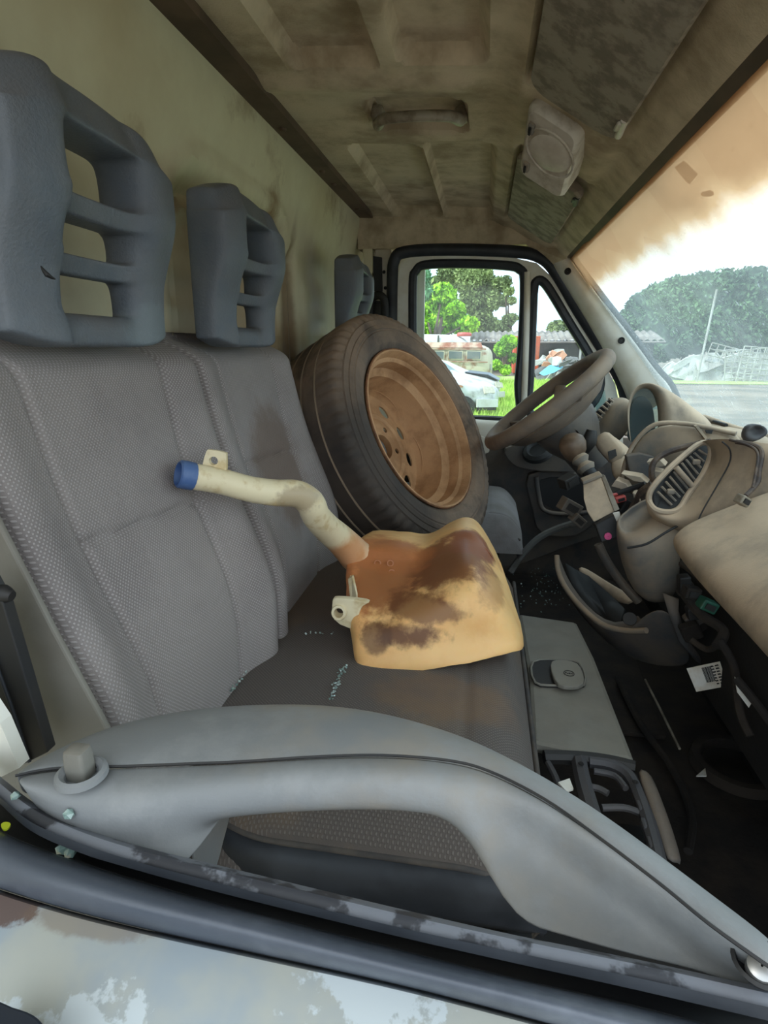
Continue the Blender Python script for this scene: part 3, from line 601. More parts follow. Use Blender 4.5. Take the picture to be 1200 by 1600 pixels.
# ================================================================== WASHER FLUID TANK
tk = thing('washer_fluid_tank', 'stained amber plastic fluid tank with long cream filler neck on the bench', 'tank')
top = [(546, 868, .93), (556, 848, .94), (610, 850, .95), (655, 853, .97), (690, 836, 1.0), (718, 824, 1.02), (742, 830, 1.01), (762, 856, .98), (778, 885, .96)]
r1_ = [(542, 892, .89), (556, 878, .90), (605, 880, .91), (650, 880, .92), (690, 862, .93), (722, 845, .96), (745, 850, .96), (768, 872, .955), (787, 900, .94)]
r2_ = [(541, 925, .84), (554, 915, .845), (600, 915, .85), (645, 905, .865), (690, 885, .87), (730, 872, .87), (758, 885, .88), (780, 905, .90), (798, 928, .91)]
r3_ = [(544, 960, .80), (556, 952, .79), (598, 948, .80), (640, 930, .81), (690, 910, .815), (735, 905, .81), (765, 915, .825), (790, 935, .85), (808, 958, .87)]
r4_ = [(549, 998, .78), (558, 990, .758), (600, 978, .765), (645, 962, .77), (692, 950, .775), (735, 945, .78), (772, 950, .79), (800, 968, .81), (816, 985, .84)]
r5_ = [(553, 1026, .765), (560, 1028, .745), (600, 1020, .745), (650, 1015, .75), (695, 1010, .76), (740, 1004, .77), (780, 998, .78), (806, 997, .80), (818, 1002, .83)]
r6_ = [(562, 1036, .77), (575, 1046, .755), (605, 1049, .75), (650, 1046, .755), (700, 1040, .76), (745, 1032, .77), (785, 1022, .785), (808, 1015, .80), (815, 1010, .825)]
fr_ = [[U(*p) for p in r] for r in (top, r1_, r2_, r3_, r4_, r5_, r6_)]
back_ = []
for k_, r in enumerate(fr_[::-1]):
    back_.append([Vector((v.x*.97+(.0), max(v.y+.05+.02*k_, fr_[0][j].y+.03*(k_ > 2)), max(H-.46, min(v.z-.04, H-.35) if k_ < 4 else v.z-.03))) for j, v in enumerate(r)])
allr = [smoothpts(rw, 5) for rw in fr_+back_]; nc = len(allr[0])
colz = [smoothpts([rw[j] for rw in allr], 4, True) for j in range(nc)]
vsT = []; ends = [Vector(sum((v for v in colz[j]), Vector())/len(colz[j])) for j in (0, -1)]
colz = [[v.lerp(ends[0], .5) for v in colz[0]], [v.lerp(ends[0], .12)+Vector((-.002, 0, 0)) for v in colz[0]]]+colz[0:]+[[v.lerp(ends[1], .12)+Vector((.002, 0, 0)) for v in colz[-1]], [v.lerp(ends[1], .5) for v in colz[-1]]]
tb = grid('tank_body', colz, M['tank'], tk, closed=True, caps=True, angle=60); tb.modifiers.new('s', 'SMOOTH').iterations = 2
tx = bpy.data.textures.new('dents', 'CLOUDS'); tx.noise_scale = .06; dm = tb.modifiers.new('d', 'DISPLACE'); dm.texture = tx; dm.strength = .006; dm.mid_level = .5
for (a, b, Y, rad, am, c) in ((590, 890, .89, (.09, .12, .075), .8, (206, 136, 84)), (600, 905, .87, (.055, .10, .05), .5, (132, 84, 52)), (700, 885, .89, (.07, .09, .055), .75, (126, 76, 46)), (640, 975, .80, (.06, .06, .022), .75, (108, 66, 38)), (740, 850, .96, (.05, .06, .04), .8, (142, 86, 56)), (620, 870, .93, (.06, .06, .03), .6, (176, 110, 66)), (760, 915, .85, (.035, .06, .03), .35, (140, 88, 52)), (592, 990, .77, (.022, .05, .02), .6, (96, 62, 38)), (665, 945, .80, (.06, .07, .016), .6, (112, 68, 42))):
    addregion(M['tank'], U(a, b, Y), rad, c, min(1, am*1.25), 26, .7, .45)
nk = [(300, 744, .665, .0168), (345, 752, .69, .0170), (390, 764, .715, .0175), (430, 770, .74, .0185), (465, 772, .76, .0195), (485, 786, .775, .021), (494, 806, .80, .021), (512, 826, .85, .023), (535, 846, .90, .026), (556, 868, .93, .030)]
nt = tube('filler_neck', [U(*q[:3]) for q in nk], [q[3] for q in nk], M['neck'], tk, seg=20, smoothn=6)
addregion(M['neck'], U(545, 860, .91), (.035, .06, .045), (196, 132, 82), .8, 18, .4, .7); addregion(M['neck'], U(465, 780, .75), (.03, .04, .02), (128, 104, 76), .6, 60, .6)
d_ = (U(300, 744, .665)-U(345, 752, .69)).normalized()
cp = lathe('blue_cap', U(300, 744, .665)-d_*.002, d_, [(0, .0165), (0, .0178), (.010, .0182), (.018, .0178), (.020, .0155), (.020, .0145), (.010, .0138), (.008, .001)], M['blue'], tk, seg=36, mod=lambda i, j, h, r: (h, r-(.0006 if j % 2 and r > .0176 else 0)))
cp['label'] = 'ribbed blue cap collar'
tag_ = slab('mount_tab', smoothpts([U(318, 736, .68), U(322, 706, .685), U(330, 703, .685), U(350, 707, .69), U(353, 712, .69), U(350, 741, .69)], 3, True), (.0, .005, .0), M['neck'], tk)
bake(tag_, [lathe('cutter', U(336, 719, .69), (0, 1, 0), [(-.05, .0055), (.05, .0055)], seg=14, caps=True)])
for i_, (pts, Y) in enumerate(((((519, 940), (526, 935), (560, 938), (577, 942), (566, 948), (560, 968), (580, 975), (578, 988), (545, 982), (521, 968)), .78),)):
    b2 = slab('mount_bracket', smoothpts([U(a, b, Y) for a, b in pts], 2, True), (.0, .012, .0), M['neck'], tk, bev=.002)
    bake(b2, [lathe('cutter', U(530, 957, Y), (0, 1, 0), [(-.05, .007), (.05, .007)], seg=16, caps=True)])
lathe('bracket_eyelet', U(530, 957, Y-.002), (0, -1, .3), [(0, .012), (.005, .011), (.005, .0075), (-.004, .007)], M['neck'], tk, seg=22)
slab('side_flange', [U(543, 905, .84), U(551, 900, .84), U(557, 930, .80), U(556, 962, .79), U(549, 960, .79)], (0, .01, 0), M['neck'], tk, bev=.002)
tube('mould_seam', [U(a, b, y) for a, b, y in ((548, 900, .87), (553, 960, .795), (556, 1000, .76), (564, 1034, .75), (590, 1046, .75))], .0016, M['neck'], tk)
# embossed characters near the neck
txm = bpy.data.curves.new('moulded_text', 'FONT'); 
for k_, (s_t, px, py) in enumerate((('01', 590, 880), ('3', 592, 905), ('8', 612, 895), ('5', 612, 915), ('6', 610, 880))):
    lathe('moulded_ring', U(px, py, .905-.0011*(py-880)), (.1, -1, .5), [(0, .0062), (.0015, .0058), (.0015, .004), (0, .0036)], M['tank'], tk, seg=16)
bpy.data.curves.remove(txm)

# ================================================================== CENTRE PANEL, BASE FRAME
cpn = thing('fold_down_panel', 'flat grey plastic panel with a round push latch before the bench', 'panel')
pl = [(.092, .735), (.10, .9), (.096, 1.165), (.215, 1.145), (.226, 1.0), (.232, .722), (.17, .722)]
slab('panel_top', [R(x, y, -.550) for x, y in pl], (0, 0, -.018), M['greyplastic'], cpn, bev=.008)
pit = [UZ(a, b, -.545) for a, b in ((833, 1034), (872, 1031), (905, 1036), (913, 1070), (870, 1071), (836, 1066))]
rc = slab('latch_recess', smoothpts(pit, 3, True), (0, 0, -.006), M['black'], cpn); tube('recess_rim', smoothpts(pit, 3, True), .002, M['greyplastic'], cpn, closed=True, smoothn=1, seg=6)
lt = slab('latch_button', smoothpts([UZ(a, b, -.536) for a, b in ((862, 1033), (902, 1036), (911, 1068), (872, 1068))], 4, True), (0, 0, -.008), M['greyplastic'], cpn, bev=.002)
tube('button_ring', [UZ(889, 1052, -.5355)+Vector((.0085*math.cos(t), .0085*math.sin(t), 0)) for t in np.linspace(0, 6.283, 21)[:-1]], .0008, M['black'], lt, closed=True, smoothn=1, seg=5)
def text(name, s, loc, size, rotm, m, parent, ext=.0004):
    cu = bpy.data.curves.new(name, 'FONT'); cu.body = s; cu.size = size; cu.extrude = ext; cu.align_x = 'CENTER'; cu.align_y = 'CENTER'
    o = bpy.data.objects.new(name, cu); COL.objects.link(o); dg = bpy.context.evaluated_depsgraph_get(); me = bpy.data.meshes.new_from_object(o.evaluated_get(dg)); bpy.data.objects.remove(o)
    o = bpy.data.objects.new(name, me); COL.objects.link(o); me.materials.clear(); me.materials.append(m); o.matrix_world = Matrix.Translation(loc)@rotm.to_4x4(); o.parent = parent; return o
text('push_mark', 'PUSH', UZ(889, 1052, -.5353), .0055, Matrix.Rotation(math.radians(-8), 3, 'Z'), M['black'], lt)
fr2 = thing('open_base_frame', 'black open plastic frame beside the grey fold down panel, near end', 'frame')
z0 = -.557
def bar(pts, r, m, nm, p): return tube(nm, [UZ(a, b, z0) for a, b in pts], r, m, p, seg=8, smoothn=3)
bar([(850, 1183), (900, 1184), (950, 1190), (992, 1200)], .010, M['black'], 'rear_rail', fr2)
bar([(905, 1190), (912, 1225), (925, 1270), (940, 1320)], .011, M['seatside'], 'cross_web', fr2)
bar([(920, 1190), (955, 1196), (985, 1215), (1005, 1260), (1020, 1310), (1030, 1350)], .009, M['seatside'], 'curved_rail', fr2)
pgrid('outer_cover', [[(992, 1195, .70), (1008, 1240, .655), (1030, 1300, .60), (1045, 1350, .56)], [(1012, 1197, .70), (1028, 1235, .66), (1048, 1290, .61), (1065, 1345, .57)], [(1022, 1215, .70), (1038, 1255, .66), (1058, 1310, .61), (1072, 1360, .57)]], M['dashd'], fr2, thick=.008, sub=1)
slab('white_clip', [UZ(872, 1222, -.55), UZ(890, 1216, -.55), UZ(896, 1232, -.55), UZ(885, 1236, -.55)], (0, 0, -.003), M['whiteplastic'], fr2)
for (a, b) in ((908, 1193), (993, 1222)): lathe('frame_hole', UZ(a, b, -.545), (0, 0, 1), [(0, .004), (.001, .003), (.001, .0004)], M['darkhole'], fr2, seg=10)
[bar(p_, .0045, M['seatside'], 'rib', fr2) for p_ in ([(856, 1192), (868, 1215), (880, 1250)], [(928, 1205), (960, 1212), (978, 1232)], [(914, 1228), (935, 1232), (950, 1240)], [(940, 1262), (975, 1262), (1000, 1270)])]
box('frame_well', R(.15, .56, -.68), (.2, .22, .14), M['darkhole'], fr2)
for i_, (a, b) in enumerate(((1003, 1262), (1010, 1290), (1020, 1320))): box('tooth', UZ(a, b, -.555), (.012, .018, .01), M['seatside'], fr2)

# ================================================================== NEAR DOOR
D1 = stempty('door_1')
A = [(22, 1207), (60, 1182), (110, 1152), (200, 1115), (300, 1097), (370, 1091), (480, 1088), (580, 1099), (690, 1130), (770, 1163), (860, 1212), (950, 1268), (1050, 1342), (1130, 1402), (1215, 1465)]
Bs = [(24, 1212), (60, 1204), (110, 1199), (200, 1197), (300, 1193), (375, 1190), (500, 1182), (600, 1180), (700, 1188), (765, 1205), (850, 1248), (935, 1308), (1030, 1380), (1110, 1445), (1215, 1520)]
arm = [[UZ(a, b, -.300) for a, b in A], [UZ(a, b, -.263) for a, b in A], [UZ(a*.7+c*.3, b*.7+d*.3, -.252) for (a, b), (c, d) in zip(A, Bs)], [UZ(a*.3+c*.7, b*.3+d*.7, -.250) for (a, b), (c, d) in zip(A, Bs)], [UZ(c, d, -.252) for c, d in Bs]]
arm[0] = [Vector((v.x, v.y, H-.285)) for v in arm[1]]
grid('arm_top', arm, M['doortrim'], D1, sub=2, thick=.004)
fold = lambda a, b, z: [UZ(a, b, z)]+[UZ(a, b, z)+Vector((0, dy, dz)) for dy, dz in ((-.001, -.014), (.012, -.024), (.03, -.024))]
cols = []
for pts in ([(24, 1212), (30, 1226), (38, 1240), (46, 1252), (54, 1262), (62, 1272)], [(60, 1204), (62, 1228), (72, 1255), (82, 1280), (92, 1302), (100, 1320)], [(110, 1199), (112, 1226), (118, 1262), (126, 1295), (136, 1325), (146, 1350)],
            [(200, 1197), (205, 1230), (213, 1266), (222, 1298), (232, 1325), (242, 1352)], [(270, 1194), (275, 1224), (280, 1254), (284, 1284), (288, 1320), (292, 1365)]):
    cols.append([UZ(a, b, z) for (a, b), z in zip(pts, (-.252, -.250, -.258, -.272, -.284, -.290))])
for pts in ([(325, 1192), (325, 1217), (325, 1252)], [(375, 1190), (375, 1212), (372, 1246)], [(440, 1186), (440, 1208), (438, 1241)], [(500, 1182), (500, 1204), (500, 1238)], [(570, 1180), (570, 1203), (572, 1236)], [(640, 1182), (640, 1206), (646, 1239)], [(690, 1187), (690, 1212), (700, 1248)]):
    cols.append([UZ(*pts[0], -.252), UZ(*pts[1], -.249)]+fold(*pts[2], -.258))
for pts, zz in (([(728, 1194), (722, 1222), (728, 1268), (742, 1305), (762, 1350), (796, 1440)], (-.252, -.250, -.262, -.274, -.284, -.292)), ([(765, 1205), (768, 1230), (782, 1272), (802, 1318), (828, 1372), (862, 1456)], (-.252, -.252, -.268, -.280, -.288, -.292)),
    ([(850, 1248), (852, 1274), (865, 1315), (885, 1360), (905, 1410), (930, 1475)], (-.252, -.255, -.272, -.284, -.289, -.290)), ([(935, 1308), (938, 1332), (950, 1367), (965, 1405), (985, 1450), (1005, 1495)], (-.252, -.256, -.270, -.282, -.287, -.288)),
    ([(1030, 1380), (1033, 1402), (1042, 1430), (1055, 1460), (1070, 1490), (1085, 1515)], (-.252, -.257, -.268, -.278, -.284, -.286)), ([(1110, 1445), (1112, 1462), (1118, 1482), (1125, 1500), (1135, 1520), (1145, 1540)], (-.252, -.257, -.264, -.272, -.280, -.284)),
    ([(1215, 1520), (1216, 1528), (1218, 1536), (1220, 1546), (1222, 1556), (1224, 1566)], (-.252, -.257, -.262, -.27, -.278, -.284))):
    cols.append([UZ(a, b, z) for (a, b), z in zip(pts, zz)])
grid('door_card', cols, M['doortrim'], D1, sub=2, thick=.003)
tube('trim_seam', [UZ(a, b, -.2485) for a, b in Bs], .0009, M['black'], D1, seg=5)
# inside face of the handle hollow, grey, left of the opening
grid('grip_inner', [[UZ(*q) for q in r] for r in [[(300, 1262, -.275), (335, 1256, -.285), (366, 1254, -.295)], [(290, 1310, -.30), (330, 1300, -.32), (350, 1298, -.34)], [(300, 1380, -.31), (322, 1372, -.335), (332, 1370, -.36)]]], M['doortrim'], D1, sub=1, thick=.003)
# lock knob
lk = lathe('lock_collar', UZ(128, 1212, -.248), (0, 0, 1), [(0, .0150), (.003, .0145), (.0045, .012), (.002, .0095), (-.004, .009), (-.004, .0005)], M['doortrim'], D1, seg=4*8)
for v in lk.data.vertices:      # squared ring
    pass
kc = UZ(126, 1205, -.248)
grid('lock_knob', [[kc+Vector((u*s, v*s, h)) for u, v in rrect(-.0068, -.006, .0068, .006, .0024, 3)] for h, s in ((-.006, 1.0), (.006, 1.02), (.013, .98), (.016, .9), (.017, .6))], M['greyplastic'], D1, closed=True, caps=True)
# lower right fixing
lathe('screw_cup', UZ(1188, 1508, -.259), (-.1, -.1, 1), [(.002, .0115), (.003, .010), (-.004, .008), (-.006, .0005)], M['black'], D1, seg=24)
scr_ = lathe('screw_head', UZ(1190, 1512, -.255), (-.2, -.3, 1), [(-.004, .006), (.001, .0055), (.002, .0035), (.002, .0005)], M['metal'], D1, seg=20)
# sill seals: rows of one continuous cross section running along the sill
def sl_(pts, z): 
    q = smoothpts([UZ(a, b, z) for a, b in pts], 5); return q
L0 = [(-30, 1190), (0, 1213), (50, 1252), (110, 1286), (200, 1317), (350, 1354), (600, 1414), (800, 1460), (1000, 1500), (1230, 1551)]
L1 = [(-30, 1218), (0, 1246), (50, 1286), (120, 1317), (210, 1347), (350, 1384), (600, 1446), (800, 1490), (1000, 1532), (1230, 1584)]
L2 = [(-30, 1228), (0, 1256), (48, 1298), (118, 1330), (208, 1358), (348, 1396), (600, 1458), (800, 1504), (1000, 1548), (1230, 1602)]
L3 = [(-30, 1270), (0, 1296), (48, 1318), (118, 1343), (208, 1372), (348, 1412), (600, 1476), (800, 1526), (1000, 1572), (1230, 1630)]
L4 = [(-30, 1325), (0, 1340), (60, 1365), (130, 1388), (220, 1415), (350, 1448), (600, 1512), (800, 1560), (1000, 1612), (1230, 1670)]
L5 = [(-30, 1378), (0, 1390), (70, 1412), (150, 1434), (260, 1460), (380, 1486), (600, 1534), (760, 1574), (960, 1628), (1230, 1700)]
grid('inner_wiper', [sl_(L0, -.290), sl_(L0, -.275), [ (a+b)/2+Vector((0, 0, .003)) for a, b in zip(sl_(L0, -.272), sl_(L1, -.270))], sl_(L1, -.269)], M['rubberdusty'], D1, thick=.002)
grid('wiper_lip', [sl_(L1, -.268), [v+Vector((0, 0, .003)) for v in sl_([(a, b+5) for a, b in L1], -.268)], sl_(L2, -.270), sl_(L2, -.30)], M['rubber'], D1, thick=.0015)
grid('glass_channel', [sl_(L1, -.30), sl_(L2, -.305), sl_(L3, -.305), sl_(L3, -.285)], M['black'], D1, thick=.0015)
mid = lambda p, q, t: [(a*(1-t)+c*t, b*(1-t)+d*t) for (a, b), (c, d) in zip(p, q)]
grid('outer_seal', [sl_(L3, -.283), sl_(mid(L3, L4, .15), -.272), sl_(mid(L3, L4, .5), -.266), sl_(L4, -.266), sl_(mid(L4, L5, .5), -.272), sl_(L5, -.282), sl_(L5, -.295)], M['rubbergloss'], D1, thick=.002, sub=1)
L6 = [(a, b+130) for a, b in L5]; L7 = [(a, b+420) for a, b in L5]
m_ = M['paint']; addspots(m_, (184, 192, 194), 11, .55, .57)
addregion(m_, UZ(20, 1415, -.285), (.016, .010, .02), (84, 56, 42), .85, 90, .8, .3); addregion(m_, UZ(150, 1450, -.288), (.035, .008, .02), (112, 92, 74), .5, 60, .6, .4)
grid('outer_skin', [sl_(L5, -.288), sl_([(a, b+8) for a, b in L5], -.284), sl_([(a, b+60) for a, b in L5], -.286), sl_(L6, -.292), [Vector((v.x, .06, H-.34)) for v in sl_(L6, -.3)], [Vector((v.x, .04, H-.8)) for v in sl_(L6, -.3)]], m_, D1, thick=.003)
pz = [UZ(a, b, -.275) for a, b in ((-20, 1562), (20, 1572), (52, 1584), (70, 1604), (80, 1640), (-20, 1640))]
slab('mirror_gasket', smoothpts(pz, 3, True), (0, 0, -.02), M['rubbershade'], D1, bev=.003)
# pillar by the camera
np_ = stempty('trim_4')
slab('pillar_panel', [R(-.40, .372, -.55), R(-.285, .372, -.55), R(-.292, .372, -.33), R(-.335, .372, -.22), R(-.385, .372, -.08), R(-.50, .372, .1), R(-.50, .372, -.55)], (0, .006, 0), M['greyplastic'], np_, bev=.002)
slab('belt_channel', [U(-30, 880, .335), U(5, 945, .335), U(40, 1062, .335), U(74, 1176, .335), U(34, 1196, .335), U(-5, 1125, .335), U(-60, 980, .335)], (0, .01, 0), M['black'], np_, bev=.001)
tube('channel_rib', [U(-20, 1000, .333), U(18, 1105, .333), U(46, 1190, .333)], .0016, M['rubber'], np_)
slab('pillar_paint', [U(-60, 1040, .30), U(0, 1130, .30), U(30, 1200, .30), U(0, 1215, .30), U(-80, 1200, .30)], (0, .01, 0), M['doorpaint'], np_, n=None) if 0 else slab('pillar_paint', [U(-60, 1040, .30), U(0, 1130, .30), U(30, 1200, .30), U(0, 1215, .30), U(-80, 1200, .30)], (0, .01, 0), M['doorpaint'], np_)
tag(tube('belt_knob', [U(-12, 926, .34), U(6, 928, .34), U(19, 932, .34)], [.007, .007, .004], M['black']), 'black knob tip on the near pillar at the left edge', 'knob')

# ================================================================== STEERING
stw = thing('steering_wheel', 'large dusty steering wheel seen nearly edge on', 'steering wheel')
wc = Vector((.168, 1.60, H-.135)); wn_ = Vector((-.63, .0, .77)).normalized()
wa = Vector((0, 1, 0)); wb = wa.cross(wn_).normalized(); RW = .178
ringp = [wc+RW*(math.cos(t)*wa+math.sin(t)*wb) for t in np.linspace(0, 2*math.pi, 65)[:-1]]
tube('wheel_rim', ringp, .0205, M['wheelrubber'], stw, closed=True, smoothn=1, seg=16)
for i_, t in enumerate((0.35, math.pi-.35, math.pi+.75, -.75)):
    e = math.cos(t)*wa+math.sin(t)*wb
    tube('spoke', [wc-wn_*.045+e*.04, wc-wn_*.035+e*.10, wc-wn_*.008+e*(RW-.005)], [.032, .022, .014], M['wheelrubber'], stw, flat=.5, seg=12)
lathe('hub_pad', wc-wn_*.02, wn_, [(-.06, .06), (-.035, .125), (-.010, .152), (-.003, .146), (.002, .09), (.006, .05), (.007, .001)], M['wheelrubber'], stw, seg=40)
lathe('column_shroud', wc-wn_*.06, wn_, [(.02, .075), (-.02, .085), (-.06, .075), (-.10, .055), (-.16, .05), (-.16, .001)], M['dashd'], stw, seg=36)
lathe('keyhole', wc-wn_*.10+Vector((0, -.078, 0)), (0, -1, .2), [(0, .014), (.006, .012), (.002, .008), (.002, .0005)], M['black'], stw, seg=20)
tube('column_stalk', [U(905, 712, 1.46), U(920, 690, 1.44), U(925, 672, 1.44)], [.012, .018, .012], M['black'], stw, seg=12)

# ================================================================== DASHBOARD
ds = thing('dashboard', 'dusty broken grey dashboard with open holes and air vents', 'dashboard')
# instrument hood, an arch swept toward the windscreen
hood = [(985, 688), (979, 655), (981, 625), (990, 604), (1008, 595), (1028, 600), (1044, 622), (1052, 655), (1052, 700)]
def arch(k, Y, dx, dy): return [U(a, b, Y)+Vector((dx, 0, dy)) for a, b in k]
hin = [(986, 690), (983, 658), (985, 630), (993, 612), (1008, 605), (1020, 612), (1027, 630), (1029, 660), (1027, 700)]
o1 = [(a, b) for a, b in hood]; o2 = [(1040, 680), (1042, 650), (1050, 622), (1066, 606), (1082, 607), (1096, 618), (1108, 634), (1116, 655), (1118, 690)]
o3 = [(1085, 672), (1090, 660), (1096, 652), (1102, 650), (1110, 652), (1118, 657), (1126, 664), (1132, 672), (1136, 690)]
pgrid('cluster_hood', [[(a, b, 1.60) for a, b in hin], [(a, b, 1.55) for a, b in hin], [(a, b, 1.53) for a, b in hood], [(a+(8 if a > 1010 else 0), b+1, 1.545) for a, b in hood],
 [(990, 690, 1.75), (990, 650, 1.75), (1000, 620, 1.72), (1020, 603, 1.66), (1042, 606, 1.60), (1062, 618, 1.57), (1080, 640, 1.55), (1092, 665, 1.54), (1094, 700, 1.54)],
 [(1000, 690, 1.85), (1005, 655, 1.85), (1020, 635, 1.82), (1045, 625, 1.76), (1072, 630, 1.68), (1092, 643, 1.62), (1110, 658, 1.58), (1116, 672, 1.56), (1116, 700, 1.56)]], M['dash'], ds, sub=2)
ppoly('cluster_glass', [(985, 690), (983, 658), (985, 630), (993, 612), (1008, 606), (1019, 613), (1026, 630), (1028, 660), (1026, 700)], 1.565, (0, .003, 0), M['pane'], ds)
ppoly('gauge_face', [(986, 690), (984, 668), (986, 640), (992, 625), (1006, 620), (1017, 630), (1022, 650), (1024, 680), (1020, 700)], 1.575, (0, .02, 0), M['black'], ds)
# far left vent pod
pgrid('left_vent_pod', [[(922, 668, 1.86), (925, 650, 1.86), (940, 630, 1.86), (958, 619, 1.86), (978, 620, 1.86)], [(926, 676, 1.80), (932, 655, 1.80), (948, 634, 1.80), (964, 622, 1.80), (982, 622, 1.80)], [(938, 690, 1.74), (950, 668, 1.72), (968, 645, 1.70), (980, 632, 1.68), (988, 628, 1.68)], [(950, 700, 1.72), (968, 690, 1.68), (982, 670, 1.66), (990, 655, 1.64), (995, 645, 1.62)]], M['dashg'], ds, sub=2, thick=.01)
ppoly('vent_mouth', [(924, 660), (930, 645), (945, 630), (957, 622), (950, 636), (938, 650), (928, 664)], 1.785, (0, .01, 0), M['black'], ds, n=2)
for k_ in range(6):
    t = k_/5; a, b = 927+t*26, 655-t*30
    tube('vent_slat', [U(a-2, b-3, 1.775), U(a+9-t*4, b+5-t*2, 1.775)], .0035, M['dashg'], ds, smoothn=1, seg=6)
# dash top under the screen and the cowl
pgrid('dash_top', [[(955, 640, 2.05), (1050, 628, 2.05), (1130, 655, 1.75), (1210, 680, 1.30), (1290, 720, .95)], [(960, 690, 1.95), (1050, 672, 1.75), (1115, 672, 1.55), (1190, 690, 1.22), (1290, 735, .93)]], M['dash'], ds, sub=2, thick=.02)
tube('cowl_strip', [U(1100, 652, 1.72), U(1145, 668, 1.55), U(1200, 684, 1.35)], .008, M['dash'], ds)
tube('wiper_strip', [U(1105, 655, 1.70), U(1122, 660, 1.62), U(1135, 664, 1.56)], .004, M['black'], ds)
# binnacle plate with the cut away arc
pgrid('binnacle_plate', [[(972, 770, 1.38), (975, 735, 1.38), (985, 705, 1.38), (1003, 680, 1.37), (1030, 663, 1.36), (1070, 664, 1.34), (1110, 670, 1.32), (1160, 682, 1.28)], [(1000, 775, 1.37), (1000, 745, 1.37), (1005, 718, 1.37), (1020, 698, 1.36), (1045, 684, 1.34), (1080, 684, 1.32), (1115, 688, 1.30), (1160, 695, 1.27)], [(1030, 775, 1.34), (1035, 755, 1.34), (1040, 735, 1.34), (1050, 720, 1.33), (1065, 712, 1.31), (1090, 705, 1.30), (1120, 702, 1.28), (1160, 705, 1.26)], [(1050, 775, 1.32), (1055, 765, 1.32), (1062, 755, 1.32), (1072, 745, 1.31), (1085, 740, 1.29), (1105, 735, 1.28), (1125, 730, 1.27), (1160, 725, 1.25)]], M['dashg'], ds, sub=1, thick=.012)
tube('broken_edge', [U(972, 772, 1.36), U(974, 735, 1.36), U(985, 703, 1.36), U(1003, 678, 1.35), U(1028, 662, 1.34), U(1070, 662, 1.32), U(1110, 669, 1.30), U(1150, 678, 1.27)], .005, M['dash'], ds)
ppoly('plate_rib', [(1090, 664), (1118, 700), (1114, 702), (1086, 666)], 1.29, (0, .01, 0), M['dash'], ds, n=1)
slab('edge_slot', [U(1102, 672, 1.29), U(1114, 672, 1.29), U(1112, 678, 1.29), U(1104, 677, 1.29)], (0, .004, 0), M['black'], ds)
slab('binnacle_lower', [U(978, 702+10, 1.33), U(1000, 708, 1.33), U(1020, 712, 1.33), U(1042, 735, 1.33), U(1052, 770, 1.33), U(985, 745, 1.33)], (0, .02, 0), M['dashd'], ds, bev=.003)
# column lower cover: tan flaps right of the stalk
pgrid('column_cover', [[(920, 690, 1.50), (935, 672, 1.50), (950, 668, 1.50)], [(940, 712, 1.46), (955, 698, 1.46), (965, 688, 1.46)], [(955, 728, 1.42), (966, 716, 1.42), (978, 702, 1.42)]], M['dash'], ds, sub=1, thick=.02)
pgrid('tan_shelf', [[(950, 668, 1.52), (972, 688, 1.50), (990, 700, 1.48)], [(958, 700, 1.46), (975, 706, 1.44), (986, 716, 1.42)], [(950, 735, 1.42), (968, 730, 1.40), (978, 738, 1.39)], [(960, 752, 1.39), (972, 745, 1.385), (980, 748, 1.38)]], M['dash'], ds, sub=1, thick=.012)
slab('shelf_notch', [U(950, 706, 1.435), U(962, 702, 1.435), U(964, 712, 1.43), U(952, 720, 1.43)], (0, .004, 0), M['black'], ds)
# dark bulk behind it all
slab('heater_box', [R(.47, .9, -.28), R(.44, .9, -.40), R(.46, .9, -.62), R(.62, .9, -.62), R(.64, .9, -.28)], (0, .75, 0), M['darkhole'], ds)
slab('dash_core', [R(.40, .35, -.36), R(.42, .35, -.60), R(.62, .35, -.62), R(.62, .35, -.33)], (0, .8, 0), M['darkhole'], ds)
# centre vent pod
face = [(1014, 782), (1018, 764), (1040, 738), (1066, 714), (1092, 694), (1108, 694), (1110, 712), (1098, 742), (1076, 772), (1062, 794), (1045, 800), (1024, 796)]
yy = [1.07, 1.075, 1.09, 1.11, 1.13, 1.13, 1.12, 1.10, 1.08, 1.065, 1.06, 1.06]
cx_, cy_ = 1062, 748
PB = [[(1092, 690, 1.135), (1108, 687, 1.10), (1130, 685, 1.06), (1160, 688, 1.02), (1205, 694, .98), (1290, 706, .92)],
 [(1111, 695, 1.125), (1124, 696, 1.08), (1144, 699, 1.04), (1172, 704, 1.0), (1208, 710, .96), (1290, 722, .90)],
 [(1112, 715, 1.115), (1124, 718, 1.075), (1144, 722, 1.03), (1172, 728, .99), (1208, 733, .955), (1290, 742, .89)],
 [(1101, 743, 1.10), (1114, 748, 1.06), (1133, 752, 1.02), (1162, 758, .98), (1202, 760, .95), (1290, 765, .89)],
 [(1080, 773, 1.08), (1096, 779, 1.04), (1119, 786, 1.0), (1152, 788, .97), (1197, 785, .95), (1290, 785, .90)],
 [(1064, 796, 1.065), (1080, 804, 1.03), (1105, 810, 1.0), (1145, 808, .985), (1195, 800, .97), (1290, 800, .93)],
 [(1044, 803, 1.06), (1058, 816, 1.04), (1085, 826, 1.03), (1125, 826, 1.02), (1185, 815, 1.02), (1290, 812, 1.0)],
 [(1022, 799, 1.065), (1030, 814, 1.055), (1062, 834, 1.06), (1110, 840, 1.08), (1180, 830, 1.09), (1290, 822, 1.08)],
 [(1012, 785, 1.07), (1008, 795, 1.08), (1030, 825, 1.10), (1080, 845, 1.14), (1150, 842, 1.16), (1290, 832, 1.16)]]
pgrid('centre_vent_pod', PB, M['dash'], ds, sub=2)
tube('vent_surround', smoothpts([U(a, b, y) for (a, b), y in zip(face, yy)], 4, True), .0055, M['dash'], ds, closed=True, smoothn=1, seg=8)
